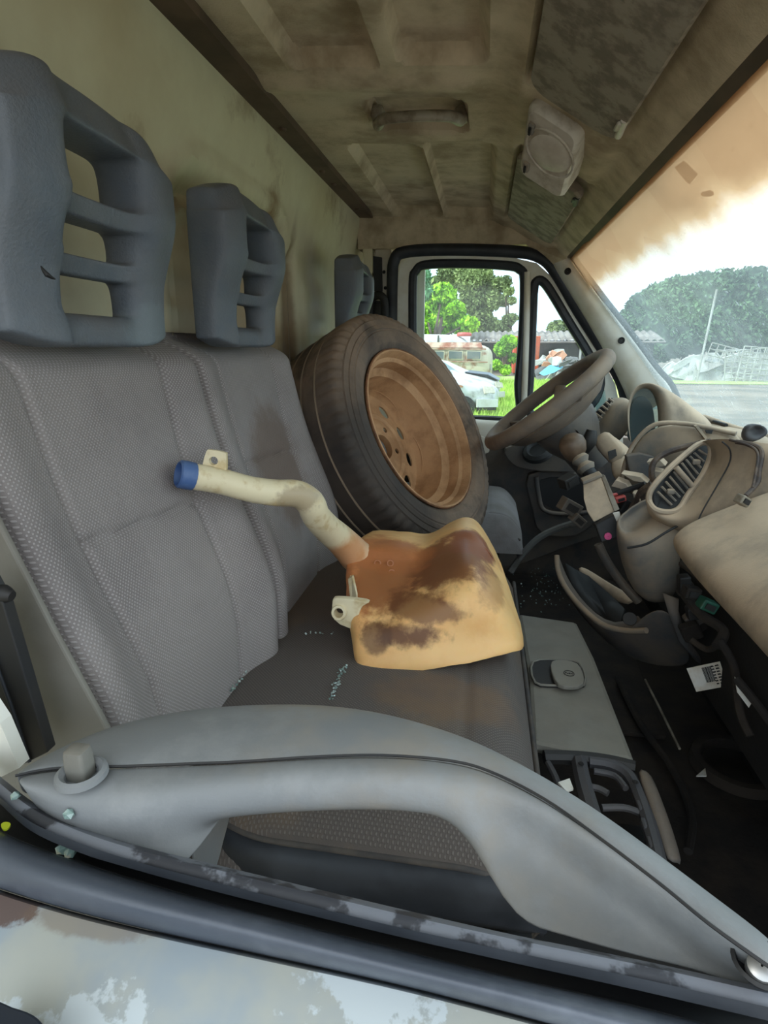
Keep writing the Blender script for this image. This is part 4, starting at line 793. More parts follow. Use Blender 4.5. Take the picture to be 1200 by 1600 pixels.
pgrid('pod_back', [[(1010, 785, 1.075), (1015, 763, 1.08), (1038, 736, 1.095), (1064, 711, 1.115), (1092, 690, 1.135)], [(1020, 790, 1.14), (1024, 768, 1.16), (1046, 740, 1.18), (1070, 716, 1.19), (1096, 692, 1.20)]], M['dash'], ds, sub=1, thick=.003)
mesh('vent_mouth', [U(cx_+(a-cx_)*.99, cy_+(b-cy_)*.99, y+.018) for (a, b), y in zip(face, yy)], [tuple(range(12))], M['black'], ds, smooth=False, thick=.003)
tube('pod_seam', [U(1128, 690, 1.035), U(1140, 702, 1.03), U(1140, 722, 1.03), U(1122, 756, 1.015), U(1100, 794, 1.0), U(1090, 815, .99)], .0012, M['black'], ds, seg=6)
# louvres: two groups
def lerp(p, q, t): return (p[0]*(1-t)+q[0]*t, p[1]*(1-t)+q[1]*t)
def louvre(l0, l1, r0, r1, nn, Y0, Y1):
    for k_ in range(nn):
        t = (k_+.5)/nn; a = lerp(l0, l1, t); b = lerp(r0, r1, t)
        q0 = U(*a, Y0*(1-t)+Y1*t); q1 = U(*b, Y0*(1-t)+Y1*t)
        tube('vent_slat', [q0, q1], .0022, M['dashg'], ds, smoothn=1, seg=6)
louvre((1024, 772), (1056, 733), (1046, 792), (1078, 762), 5, 1.075, 1.10)
louvre((1062, 726), (1094, 700), (1084, 756), (1106, 706), 5, 1.10, 1.13)
tube('vent_bar', [U(1056, 730, 1.093), U(1082, 760, 1.085)], .005, M['dash'], ds, smoothn=1)
for (a, b, Y) in ((1048, 768, 1.08), (1088, 722, 1.11)): box('vent_tab', U(a, b, Y-.004), (.014, .008, .010), M['dashg'], ds)
# passenger tray
T = [[(1052, 832, .965), (1080, 812, .965), (1130, 792, .955), (1215, 758, .94), (1330, 730, .92)],
     [(1056, 842, .945), (1085, 830, .935), (1140, 815, .92), (1215, 795, .88), (1330, 770, .84)],
     [(1084, 876, .860), (1112, 858, .860), (1160, 845, .84), (1230, 830, .80), (1330, 815, .76)],
     [(1126, 918, .765), (1152, 896, .765), (1195, 888, .74), (1250, 880, .70), (1330, 870, .67)],
     [(1200, 992, .62), (1222, 962, .62), (1260, 950, .60), (1300, 940, .58), (1360, 930, .56)],
     [(1290, 1090, .49), (1320, 1050, .49), (1350, 1030, .47), (1380, 1010, .46), (1420, 1000, .45)]]
tr_ = [[U(*q) for q in r] for r in T]
tr_ = [[v[0]+Vector((.03, 0, -.05)), v[0]+Vector((-.002, 0, -.022))]+v for v in tr_]
grid('passenger_tray', tr_, M['dash'], ds, sub=2, thick=.006)
# cup / ashtray bin
bn = [[(958, 815, 1.10), (963, 802, 1.12), (1000, 775, 1.16), (1032, 765, 1.19), (1058, 808, 1.10), (1068, 812, 1.07), (1058, 828, 1.06), (1010, 850, 1.04), (975, 852, 1.05)],
      [(960, 850, 1.10), (965, 842, 1.12), (1000, 830, 1.16), (1034, 820, 1.19), (1060, 840, 1.10), (1066, 850, 1.07), (1058, 862, 1.06), (1015, 872, 1.04), (978, 868, 1.05)],
      [(975, 905, 1.11), (980, 895, 1.13), (1005, 885, 1.16), (1035, 880, 1.19), (1058, 890, 1.11), (1064, 898, 1.08), (1060, 910, 1.065), (1022, 920, 1.05), (990, 918, 1.06)],
      [(1000, 942, 1.13), (1005, 935, 1.14), (1020, 930, 1.16), (1035, 928, 1.18), (1052, 932, 1.12), (1058, 938, 1.10), (1052, 948, 1.09), (1035, 953, 1.08), (1015, 950, 1.09)]]
top_in = [(968, 816, 1.105), (973, 806, 1.12), (1002, 784, 1.15), (1026, 776, 1.17), (1030, 788, 1.13), (1022, 800, 1.10), (1008, 812, 1.08), (990, 828, 1.07), (975, 828, 1.08)]
deep = [(a+2, b+8, y+.02) for a, b, y in top_in]
pgrid('ashtray_bin', [deep, top_in, bn[0], bn[1], bn[2], bn[3]], M['bin'], ds, closed=True, caps=True, sub=1)
tube('bin_seam', [U(980, 856, 1.035), U(1010, 850, 1.028), U(1040, 832, 1.04), U(1058, 822, 1.05)], .0022, M['black'], ds)
# radio bracket and console spine
slab('radio_bracket', [U(911, 757, 1.20), U(940, 746, 1.20), U(950, 776, 1.18), U(960, 800, 1.165), U(928, 816, 1.15), U(917, 800, 1.165), U(912, 780, 1.18)], (.012, .03, 0), M['dash'], ds, bev=.002)
slab('bracket_rail', [U(940, 746, 1.198), U(946, 744, 1.198), U(968, 796, 1.165), U(960, 800, 1.163)], (0, .02, 0), M['handle'], ds, bev=.001)
slab('bracket_ledge', [U(910, 752, 1.19), U(940, 740, 1.19), U(942, 745, 1.19), U(912, 758, 1.19)], (0, .03, 0), M['dashg'], ds, bev=.002)
slab('radio_card', [U(930, 820, 1.14), U(965, 802, 1.14), U(972, 838, 1.13), U(940, 848, 1.13)], (0, .02, 0), M['black'], ds, bev=.002)
lathe('pink_sticker', U(950, 838, 1.128), (0, -1, .2), [(0, .0075), (.001, .007), (.001, .0005)], M['pink'], ds, seg=9)
slab('white_chip', [U(958, 802, 1.135), U(968, 800, 1.135), U(972, 818, 1.135), U(966, 820, 1.135)], (0, .004, 0), M['whiteplastic'], ds)
tube('console_spine', [U(935, 850, 1.16), U(950, 880, 1.15), U(975, 915, 1.14), U(998, 940, 1.13)], .014, M['dashd'], ds, flat=.6)
# lower console shell with its pocket
sh = [[(870, 868, 1.30), (872, 890, 1.28), (882, 915, 1.25), (905, 945, 1.20), (940, 975, 1.14), (975, 985, 1.10), (1010, 985, 1.06)],
      [(874, 864, 1.31), (880, 885, 1.29), (895, 915, 1.26), (918, 945, 1.215), (948, 970, 1.16), (975, 972, 1.13), (998, 950, 1.11)]]
pgrid('shell_rim', sh, M['dashd'], ds, sub=1, thick=.006)
tube('rim_edge', [U(*q) for q in sh[0]], .006, M['dashg'], ds, smoothn=4)
pgrid('console_shell', [[(872, 872, 1.30), (873, 892, 1.28), (884, 920, 1.25), (908, 950, 1.20), (942, 980, 1.14), (978, 990, 1.10), (1010, 950, 1.06), (1045, 945, 1.04)],
   [(878, 890, 1.31), (885, 915, 1.29), (900, 945, 1.26), (925, 972, 1.21), (955, 1000, 1.16), (990, 1010, 1.12), (1030, 1000, 1.08), (1065, 985, 1.05)],
   [(885, 900, 1.33), (895, 930, 1.31), (915, 962, 1.28), (945, 995, 1.24), (975, 1020, 1.19), (1010, 1035, 1.15), (1050, 1042, 1.11), (1090, 1038, 1.07)]], M['dashd'], ds, sub=2, thick=.008)
pgrid('pocket_floor', [[(884, 880, 1.34), (900, 890, 1.34), (920, 900, 1.34), (960, 935, 1.28)], [(892, 910, 1.30), (915, 925, 1.30), (940, 945, 1.28), (975, 950, 1.20)], [(915, 945, 1.24), (935, 958, 1.22), (950, 968, 1.20), (965, 978, 1.16)]], M['black'], ds, thick=.01)
pgrid('pocket_back', [[(905, 882, 1.38), (930, 895, 1.36), (960, 915, 1.32), (1000, 935, 1.24)], [(900, 892, 1.37), (925, 915, 1.35), (955, 938, 1.31), (990, 952, 1.22)]], M['dash'], ds, thick=.01, sub=1)
lathe('shell_button', U(984, 967, 1.085), (-.2, -.8, .6), [(0, .013), (.003, .0125), (.003, .0005)], M['black'], ds, seg=24)
pgrid('broken_bracket', [[(1035, 925, 1.04), (1060, 935, 1.03), (1058, 950, 1.03)], [(1045, 960, 1.03), (1058, 975, 1.03), (1068, 990, 1.03)], [(1060, 1000, 1.03), (1072, 1012, 1.03), (1090, 1020, 1.03)], [(1085, 1030, 1.03), (1092, 1034, 1.03), (1098, 1038, 1.03)]], M['dashd'], ds, thick=.008)
# gear lever
gl_ = thing('gear_lever', 'gear lever with worn brown ball knob and grey rubber boots', 'gear lever')
kc = U(895, 697, 1.40)
lathe('knob', kc, (-.25, .0, 1), [(-.035, .012), (-.028, .02), (-.012, .029), (.006, .031), (.020, .026), (.029, .014), (.031, .0005)], M['knob'], gl_, seg=28)
tube('boot', [U(903, 712, 1.39), U(907, 718, 1.385), U(911, 724, 1.38), U(915, 730, 1.375), U(919, 736, 1.37)], [.014, .021, .013, .022, .016], M['dashg'], gl_, seg=18, smoothn=3)
tube('shaft', [U(919, 736, 1.37), U(927, 748, 1.36), U(938, 764, 1.34)], .016, M['black'], gl_, smoothn=1)
# loose electrical bits
def connector(lbl, px, py, Y, size, m, rz=.4, ry=.3):
    t = thing('wiring_connector', lbl, 'connector'); rt = Matrix.Rotation(rz, 3, 'Z')@Matrix.Rotation(ry, 3, 'Y')
    box('body', U(px, py, Y), size, m, t, rot=rt, bev=.002); box('socket', U(px, py, Y)+rt@Vector((0, -size[1]/2, 0)), (size[0]*.6, .004, size[2]*.5), M['black'], t, rot=rt, bev=0)
    return t
connector('grey switch block hanging left of the tan radio bracket', 890, 792, 1.28, (.045, .03, .03), M['dashd'], .3, .5)
connector('dark connector hanging above the grey switch block', 888, 752, 1.30, (.035, .03, .025), M['black'], .5, -.4)
connector('small grey connector below the grey switch block', 902, 812, 1.27, (.03, .03, .022), M['dashd'], .2, .7)
connector('red plug inside the broken console', 966, 778, 1.22, (.022, .03, .012), M['red'], .2, -.3)
connector('black ring shaped plug below the red plug', 975, 792, 1.23, (.03, .03, .03), M['black'], .4, .5)
connector('pale broken connector on a cable end by the tray', 1160, 785-3, .90, (.018, .015, .014), M['handle'], .4, .5)
connector('green plug in the dark opening below the passenger tray', 1105, 945, .90, (.026, .02, .018), M['green'], .1, .4)
connector('brown block left of the green plug', 1080, 925, .92, (.024, .02, .018), M['carpet'], .1, .1)
def cable(lbl, pts, r, m, n=5, grp=None): return tag(tube('cable', [U(*q) for q in pts], r, m, smoothn=n, seg=8), lbl, 'cable', grp)
cable('thick black hose arching up behind the centre vent pod', [(1030, 762, 1.17), (1019, 745, 1.17), (1022, 722, 1.18), (1045, 706, 1.19), (1080, 696, 1.19), (1110, 690, 1.17)], .006, M['wire'])
cable('brown cable draped over the vent pod beside the leather boot', [(1150, 690, 1.02), (1175, 695, 1.0), (1190, 706, .98), (1186, 735, .955), (1183, 755, .94), (1165, 775, .92)], .0038, M['wire'])
cable('second strand of the cable draped over the vent pod', [(1140, 687, 1.03), (1172, 697, .995), (1184, 710, .975), (1181, 738, .95), (1176, 762, .93)], .0022, M['wire'])
cable('ribbed taped wiring loom right of the red plug', [(985, 800, 1.22), (998, 786, 1.21), (1006, 770, 1.20), (1022, 760, 1.19)], .012, M['wire'])
cable('black lever across the open console', [(962, 772, 1.22), (985, 764, 1.22), (1008, 756, 1.21)], .0055, M['black'])
for k_ in range(6): cable('thin pale wire curling under the taped loom', [(972+k_*2, 815-k_, 1.17), (978+k_*3, 806+k_, 1.17), (990+k_*2, 800-k_*2, 1.18), (1000, 785-k_, 1.19)], .0015, M['wirew'] if k_ % 2 else M['wire'], grp='loose wires in the console')
cable('thin red wire to the red plug', [(950, 776, 1.20), (958, 773, 1.21), (966, 772, 1.22)], .003, M['red'])
for k_, (pts, r) in enumerate((([(1065, 880, .98), (1090, 900, .94), (1120, 930, .88), (1160, 950, .82), (1200, 985, .76)], .006), ([(1070, 930, .95), (1095, 960, .92), (1130, 985, .88), (1120, 1010, .86)], .008), ([(1125, 1000, .86), (1146, 1040, .84), (1152, 1085, .82), (1158, 1120, .80), (1172, 1150, .78)], .006), ([(1150, 1060, .80), (1175, 1090, .78), (1205, 1130, .75)], .006), ([(1080, 1000, .92), (1105, 1015, .90), (1125, 1005, .87)], .005))):
    cable(['dark wire running along the underside of the tray', 'dark wire looping below the green plug', 'thick taped loom hanging down beside the barcode label', 'loom at the right edge beside the torn second label', 'short hose left of the taped loom'][k_], pts, r, M['carpet'])
for k_ in range(14):
    a, b = random.uniform(1060, 1200), random.uniform(900, 1100)
    if b < 880+(a-1060)*1.0: b = 900+(a-1060)*1.0
    o = box('loose_clip', U(a, b, .96+random.uniform(0, .06)), (random.uniform(.01, .04), .02, random.uniform(.01, .03)), M[random.choice(['dashd', 'black', 'carpet'])], rot=Matrix.Rotation(random.uniform(0, 3), 3, 'Y'))
    tag(o, 'small dark plastic piece in the gutted space under the tray', 'plastic piece', 'plastic pieces under the tray')
# broken tan fragments in the console
for k_, q in enumerate(([(970, 740), (1000, 745), (1012, 755), (990, 752)], [(955, 760), (962, 750), (978, 756), (985, 768)], [(1010, 722), (1030, 718), (1040, 728), (1018, 732)], [(960, 805), (975, 800), (970, 815), (962, 813)], [(988, 770), (1002, 776), (1000, 785), (990, 778)], [(1020, 735), (1034, 738), (1030, 748), (1018, 744)])):
    o = slab('plastic_fragment', [U(a, b, 1.24) for a, b in q], (.01, .02, .004), M['dash'], bev=.001)
    tag(o, ['tan plastic fragment under the centre of the binnacle plate', 'tan fragment beside the radio bracket rail', 'tan fragment behind the centre vent pod', 'small pale fragment beside the pink sticker card', 'small fragment right of the red plug', 'small fragment below the arching black hose'][k_], 'fragment', 'plastic fragments in the console')
# leather boot on the dash
lb = [[(1152, 690), (1150, 676), (1156, 664), (1168, 658), (1182, 660), (1195, 668), (1198, 676), (1186, 686), (1172, 694)]]
bt = U(1173, 678, 1.05)
o = grid('leather_boot', [[bt+(U(a, b, 1.05)-bt)*1.0 for a, b in lb[0]], [bt+(U(a, b, 1.04)-bt)*.85+Vector((0, -.02, .002*(k % 3))) for k, (a, b) in enumerate(lb[0])], [bt+(U(a, b, 1.04)-bt)*(.45 if k % 2 else .6)+Vector((0, -.028+.012*(k % 2), .006)) for k, (a, b) in enumerate(lb[0])], [bt+(U(a, b, 1.04)-bt)*.12+Vector((0, -.015, .008)) for a, b in lb[0]]], M['seatside'], closed=True, caps=True, sub=1)
tag(o, 'crumpled grey leather boot lying on the dashboard top', 'boot')
# labels
lb_ = thing('barcode_label', 'white paper label with printed barcode hanging below the dash', 'label')
q = [(1073, 1045), (1125, 1034), (1137, 1072), (1088, 1081)]
slab('paper', [U(a, b, .93) for a, b in q], (0, .0015, 0), M['paper'], lb_)
def lp(u, v): 
    a = lerp(q[0], q[1], u); b = lerp(q[3], q[2], u); return lerp(a, b, v)
u0 = .42
for w in (1, 2, 1, 1, 3, 1, 2, 1, 1, 2):
    du = w*.011; slab('bar', [U(*lp(u0, .10), .9285), U(*lp(u0+du, .10), .9285), U(*lp(u0+du, .72), .9285), U(*lp(u0, .72), .9285)], (0, .001, 0), M['ink'], lb_); u0 += du+.012
for k_ in range(7):
    for (s, e) in ((.70, .80), (.82, .95)): slab('print_line', [U(*lp(s, .1+k_*.12), .9285), U(*lp(e-random.uniform(0, .05), .1+k_*.12), .9285), U(*lp(e-.02, .14+k_*.12), .9285), U(*lp(s, .14+k_*.12), .9285)], (0, .001, 0), M['ink'], lb_)
l2 = [(1148, 1058), (1160, 1068), (1178, 1092), (1170, 1106), (1152, 1082)]
tag(slab('torn_label', [U(a, b, .80) for a, b in l2], (0, .0015, 0), M['paper']), 'torn white paper label at the right, by the hanging loom', 'label')
# floor items
tag(tube('sill_seal', [U(905, 815, 1.60), U(870, 826, 1.66), U(840, 842, 1.70), U(815, 868, 1.72), U(798, 893, 1.72)], .010, M['sealgrey'], seg=8), 'grey seal strip curving along the far door sill', 'seal strip')
tag(tube('metal_rod', [UZ(1008, 1062, -.80), UZ(1030, 1105, -.80), UZ(1062, 1170, -.80)], .0028, M['handle'], smoothn=1), 'thin pale rod lying on the dark cab floor', 'rod')
tag(tube('floor_cable', [UZ(965, 1060, -.84), UZ(1000, 1130, -.84), UZ(1050, 1200, -.84), UZ(1080, 1270, -.84), UZ(1075, 1330, -.84)], .008, M['carpet'], seg=8), 'dark hose on the floor beside the base frame', 'hose')
tag(lathe('floor_ring', UZ(1150, 1200, -.85), (0, 0, 1), [(0, .09), (.02, .085), (.02, .07), (0, .065)], M['carpet'], seg=30), 'dark round pot on the floor by the right edge', 'pot')
tag(slab('paper_scrap', [UZ(1088, 1212, -.83), UZ(1102, 1200, -.83), UZ(1104, 1212, -.83)], (0, 0, -.003), M['paper']), 'tiny white scrap on the dark floor beside the round pot', 'scrap')
tag(slab('floor_mat', [R(.12, 1.22, -.868), R(.45, 1.22, -.868), R(.48, 1.75, -.868), R(.10, 1.75, -.868)], (0, 0, .012), M['carpet'], bev=.004), 'dark mat on the floor below the steering wheel', 'mat')
# crumbs of broken glass
def crumbs(name, lbl, boxes, s, grp=None):
    vs, fs = [], []
    for (c, rad, nn) in boxes:
        for _ in range(nn):
            p = Vector(c)+Vector((random.gauss(0, rad[0]), random.gauss(0, rad[1]), abs(random.gauss(0, rad[2])))); b0 = len(vs); sz = s*random.uniform(.5, 1.3)
            rt = Matrix.Rotation(random.uniform(0, 6), 3, Vector((random.random(), random.random(), random.random()+.1)))
            for dx, dy, dz in ((1, 1, .6), (-1, 1, .5), (-1, -1, .7), (1, -1, .4), (1, 1, -.6), (-1, 1, -.5), (-1, -1, -.6), (1, -1, -.4)): vs.append(p+rt@Vector((dx*sz, dy*sz*.8, dz*sz)))
            fs += [tuple(b0+i for i in f) for f in ((0, 1, 2, 3), (7, 6, 5, 4), (0, 4, 5, 1), (1, 5, 6, 2), (2, 6, 7, 3), (3, 7, 4, 0))]
    o = mesh(name, vs, fs, M['crumb'], None, smooth=False); tag(o, lbl, 'glass'); o['kind'] = 'stuff'; return o
def line(p, q, n): return [tuple(Vector(p).lerp(Vector(q), i/max(1, n-1))) for i in range(n)]
crumbs('glass_crumbs', 'green glass crumbs in the crease between near backrest and cushion', [(c, (.004, .004, .003), 6) for c in line(UZ(358, 1082, -.455), UZ(384, 1040, -.455), 6)]+[(UZ(432, 985, -.455), (.004, .004, .002), 4)], .0017)
crumbs('glass_crumbs', 'line of glass crumbs across the seat cushion in front of the tank', [(c, (.002, .003, .001), 5) for c in line(UZ(518, 1090, -.447), UZ(536, 1042, -.447), 8)], .0015)
crumbs('glass_crumbs', 'few glass crumbs behind the tank bracket on the cushion', [(c, (.003, .002, .001), 3) for c in line(UZ(478, 990, -.449), UZ(515, 990, -.449), 4)], .0013)
crumbs('glass_crumbs', 'glass crumbs sprinkled on the far dark floor', [(UZ(870, 900, -.855), (.07, .12, .004), 70), (UZ(840, 930, -.855), (.06, .06, .004), 40)], .002)
for (a, b, z, s, l) in ((107, 1272, -.262, .0035, 'upper green glass cube on the door wiper strip'), (96, 1326, -.283, .004, 'left glass cube in the door glass channel'), (110, 1331, -.283, .004, 'right glass cube in the door glass channel'), (24, 1243, -.262, .003, 'glass chip on the wiper strip at its curved end')):
    c = UZ(a, b, z); bm = bmesh.new(); bmesh.ops.create_icosphere(bm, subdivisions=1, radius=s)
    for v in bm.verts: v.co = Vector((v.co.x*random.uniform(.8, 1.2), v.co.y*random.uniform(.8, 1.2), v.co.z*random.uniform(.7, 1.1)))+c
    me = bpy.data.meshes.new('glass_cube'); bm.to_mesh(me); bm.free(); tag(link('glass_cube', me, M['crumb'], None, False), l, 'glass')
tag(slab('yellow_leaf', smoothpts([UZ(2, 1290, -.28), UZ(9, 1286, -.28), UZ(17, 1289, -.28), UZ(12, 1297, -.28), UZ(5, 1298, -.28)], 3, True), (0, 0, .001), M['yellow']), 'tiny yellow leaf in the door channel at the left edge', 'leaf')

# ================================================================== OUTSIDE
G = -1.7
def gz(px, py): return UZ(px, py, G)
gy_, gx_ = np.linspace(-90, 260, 80), np.linspace(-120, 160, 70)
st(grid('ground', [[Vector((x, y, .04*math.sin(x*.7)*math.cos(y*.5))) for x in gx_] for y in gy_], M['dirt']))
st(slab('lawn', [R(-40, 4.5, G+.03), R(3.2, 4.5, G+.03), R(5.6, 20, G+.03), R(7.2, 33, G+.03), R(-40, 60, G+.03)], (0, 0, .03), M['grass']))
st(slab('verge', [R(3.6, 5.5, G+.03), R(18, 5.5, G+.03), R(18, 8.8, G+.03), R(4.2, 8.8, G+.03)], (0, 0, .03), M['grass']))
st(slab('far_verge', [R(8.5, 30, G+.03), R(70, 30, G+.03), R(70, 33, G+.03), R(8.8, 33, G+.03)], (0, 0, .03), M['grass'])) 
rd = [R(4.2, 9, G+.05), R(30, 9, G+.05), R(60, 29, G+.05), R(8.5, 29, G+.05), R(6.2, 20, G+.05)]
st(slab('road', rd, (0, 0, .02), M['dirt']))
def blades(n, x0, x1, y0, y1, h, name, lbl):
    xs_ = rng.uniform(x0, x1, n); ys_ = rng.uniform(y0, y1, n); a = rng.uniform(0, np.pi, n); hh = h*rng.uniform(.5, 1.2, n); w = .02
    dx, dy = np.cos(a)*w, np.sin(a)*w; lx, ly = rng.normal(0, .08, n), rng.normal(0, .08, n)
    V = np.stack([np.stack([xs_-dx, ys_-dy, 0*xs_], 1), np.stack([xs_+dx, ys_+dy, 0*xs_], 1), np.stack([xs_+lx, ys_+ly, hh], 1)], 1).reshape(-1, 3)
    me = bpy.data.meshes.new(name); me.from_pydata(V.tolist(), [], np.arange(3*n).reshape(-1, 3).tolist()); o = link(name, me, M['blade'], None, False); o['kind'] = 'stuff'; return tag(o, lbl, 'grass')
blades(26000, -3, 4.2, 12, 30, .28, 'grass', 'bright green grass seen through the far door window')
def foliage(cl, n, s, m, parent, aspect=.5, droop=0):
    cl = np.array(cl); wgt = cl[:, 3]**2; k = rng.choice(len(cl), n, p=wgt/wgt.sum()); d = rng.normal(size=(n, 3)); d /= np.linalg.norm(d, axis=1)[:, None]
    P = cl[k, :3]+d*(cl[k, 3]*rng.uniform(.3, 1.25, n)**.5)[:, None]*np.array([1, 1, .85])
    u = rng.normal(size=(n, 3)); u[:, 2] -= droop; u /= np.linalg.norm(u, axis=1)[:, None]; v = np.cross(u, rng.normal(size=(n, 3))); v /= np.linalg.norm(v, axis=1)[:, None]
    sz = s*rng.uniform(.6, 1.3, n)[:, None]; V = np.stack([P-u*sz, P+v*sz*aspect, P+u*sz, P-v*sz*aspect], 1).reshape(-1, 3)
    me = bpy.data.meshes.new('foliage'); me.from_pydata(V.tolist(), [], np.arange(4*n).reshape(-1, 4).tolist()); o = link('foliage', me, m, parent, False); o['kind'] = 'stuff'; return o
def tree(name, lbl, base, clumps, n, s, m, trunk=None, grp=None, **k):
    t = thing(name, lbl, 'tree', group=grp); foliage(clumps, n, s, m, t, **k)
    top = np.array(clumps)[:, :3].mean(0); b = Vector(base)
    tube('trunk', [b, b.lerp(Vector(top), .5)+Vector((.2, 0, 0)), Vector(top)], [.3, .2, .08] if trunk is None else trunk, M['bark'], t, seg=8)
    for q in clumps[:5]: tube('branch', [b.lerp(Vector(top), .5), Vector(q[:3])], [.12, .04], M['bark'], t, seg=6, smoothn=1)
    return t
def cl(px, py, Y, rpx): 
    p = U(px, py, Y); return (p.x, p.y, p.z, rpx*Y/950)
tree('mango_tree', 'bright yellow green tree above the white van, left in the door window', gz(660, 590), [cl(690, 465, 45, 22), cl(665, 490, 45, 24), cl(700, 500, 45, 22), cl(725, 508, 44, 16), cl(680, 510, 44, 20), cl(650, 470, 45, 18), cl(736, 508, 44, 11), cl(655, 512, 44, 16), cl(712, 485, 44, 14), cl(700, 462, 45, 12)], 15000, .20, M['leafb'], droop=.8)
tree('olive_tree', 'tall olive green tree with pale branches, centre of the door window', U(760, 598, 55), [cl(735, 440, 55, 22), cl(758, 448, 56, 20), cl(738, 470, 55, 20), cl(768, 470, 55, 16), cl(750, 497, 55, 18), cl(712, 435, 56, 20), cl(780, 445, 55, 12), cl(765, 508, 55, 14), cl(787, 470, 55, 9), cl(700, 428, 56, 16), cl(777, 512, 55, 12), cl(745, 515, 55, 14), cl(725, 425, 55, 14), cl(757, 428, 55, 12)], 22000, .17, M['leafo'])
tree('loose_leaf_tree', 'thin branched tree against the sky at the right of the door window', U(790, 598, 53), [cl(790, 440, 53, 9), cl(795, 455, 53, 8), cl(795, 500, 53, 10), cl(783, 512, 53, 8), cl(802, 497, 53, 7), cl(800, 470, 53, 6), cl(792, 520, 53, 8)], 2200, .16, M['leafo'])
tree('drooping_tree', 'blue green drooping foliage at the left edge of the door window', U(640, 598, 40), [cl(652, 440, 40, 14), cl(660, 455, 40, 14), cl(645, 460, 40, 16), cl(655, 425, 41, 14), cl(665, 432, 40, 8)], 4200, .26, M['leafp'], droop=2, aspect=.2)
tree('shrub', 'green shrub between the rusty van and the red container', U(785, 600, 38), [cl(785, 545, 38, 12), cl(795, 535, 38, 12), cl(775, 570, 36, 8), cl(790, 578, 36, 8), cl(800, 560, 38, 8)], 5000, .12, M['leafb'], trunk=[.08, .06, .04])
tree('far_bush', 'green bush crown rising above the corrugated shed roof', U(890, 580, 60), [cl(870, 515, 60, 14), cl(895, 510, 60, 15), cl(915, 514, 60, 14), cl(935, 516, 60, 14), cl(960, 520, 60, 14)], 6000, .2, M['leafo'])
hc = [(985, 500, 18), (1005, 480, 22), (1030, 470, 26), (1060, 460, 28), (1095, 455, 28), (1130, 452, 30), (1165, 450, 30), (1200, 450, 32)]
for i_, (g, nm) in enumerate((((0, 1, 2), 'dark hedge tree, leftmost in the windscreen view'), ((3, 4), 'dark hedge tree behind the leaning pole'), ((5, 6), 'dark hedge tree right of the leaning pole'), ((7,), 'dark hedge tree cut by the right edge of the view'))):
    cc = []
    for k_ in g:
        a, b, r = hc[k_]; cc += [cl(a, b, 50, r), cl(a-8, b+30, 50, r), cl(a+12, b+45, 50, r), cl(a, b+70, 50, r)]
    if i_ == 3: cc += [cl(1250, 450, 50, 34), cl(1250, 500, 50, 34), cl(1310, 460, 50, 36), cl(1300, 510, 50, 36)]
    tree('hedge_tree', nm, U(hc[g[0]][0], 590, 50), cc, 8000*len(g) if i_ < 3 else 16000, .22, M['leafh'], grp='hedge trees')
# outer belt of trees beyond the frame so that the yard is enclosed
tree('hedge_tree', 'olive tree row behind the yard at the far left, beyond the vans', U(560, 598, 60), [cl(x_, 470, 60, 40) for x_ in range(420, 680, 40)], 6000, .5, M['leafo'], grp='hedge trees')
# vehicles ----------------------------------------------------------------
def loftcar(name, parent, stns, m, org, yaw):       # stations: x, half width bottom, zb, belt half width, zbelt, roof half width, zroof
    Rm = Matrix.Rotation(yaw, 3, 'Z'); rows = []
    for (x, wb, zb, wm, zm, wt, zt) in stns:
        prof = [(-wb, zb), (-wm, zb+(zm-zb)*.35), (-wm, zm), (-wt, zt-.04), (-wt*.8, zt), (0, zt+.02), (wt*.8, zt), (wt, zt-.04), (wm, zm), (wm, zb+(zm-zb)*.35), (wb, zb)]
        rows.append([org+Rm@Vector((x, y, z)) for y, z in prof])
    return grid(name, rows, m, parent, closed=True, caps=True, sub=1), Rm
def cpart(name, parent, pts, m, org, Rm, th=.02, bev=0):
    v = [org+Rm@Vector(p) for p in pts]; nn = (v[1]-v[0]).cross(v[2]-v[0]).normalized(); return slab(name, v, nn*th, m, parent, bev=bev)
def wheelp(parent, x, y, r, org, Rm): 
    return lathe('wheel', org+Rm@Vector((x, y, r)), Rm@Vector((0, -1, 0)), [(-.1, r*.6), (-.1, r), (.08, r), (.09, r*.62), (.05, r*.55), (.05, .02)], M['black'], parent, seg=24)
# white hatchback
hb = thing('white_hatchback', 'sooty white hatchback car nearest the door window, nose to the right', 'car')
og = Vector((.38, 15.2, 0)); 
body, Rm = loftcar('car_body', hb, [(-4.2, .7, .3, .8, .9, .6, 1.38), (-3.6, .75, .25, .85, .95, .62, 1.5), (-2.2, .75, .25, .86, .95, .62, 1.52), (-1.75, .75, .25, .86, .95, .62, 1.42), (-1.05, .75, .25, .86, .93, .78, 1.0), (-.5, .75, .25, .84, .82, .74, .90), (-.1, .72, .25, .78, .66, .66, .74), (.0, .6, .3, .66, .55, .55, .62)], M['carpaint'], og, -.10)
cpart('windscreen', hb, [(-1.08, -.70, 1.02), (-1.08, .70, 1.02), (-1.74, .56, 1.45), (-1.74, -.56, 1.45)], M['carscreen'], og, Rm)
cpart('side_window', hb, [(-1.25, -.87, .98), (-2.6, -.87, .98), (-2.6, -.66, 1.42), (-1.85, -.66, 1.42)], M['glassdark'], og, Rm)
cpart('headlight', hb, [(-.28, -.80, .62), (-.05, -.60, .62), (-.10, -.58, .76), (-.32, -.76, .78)], M['lens'], og, Rm, .05)
cpart('bumper', hb, [(-.45, -.84, .30), (.03, -.62, .30), (.03, -.62, .48), (-.45, -.84, .50)], M['vanwhite'], og, Rm, .08)
cpart('grille_opening', hb, [(-.42, -.86, .22), (.0, -.64, .22), (.0, -.64, .30), (-.42, -.86, .32)], M['black'], og, Rm, .05)
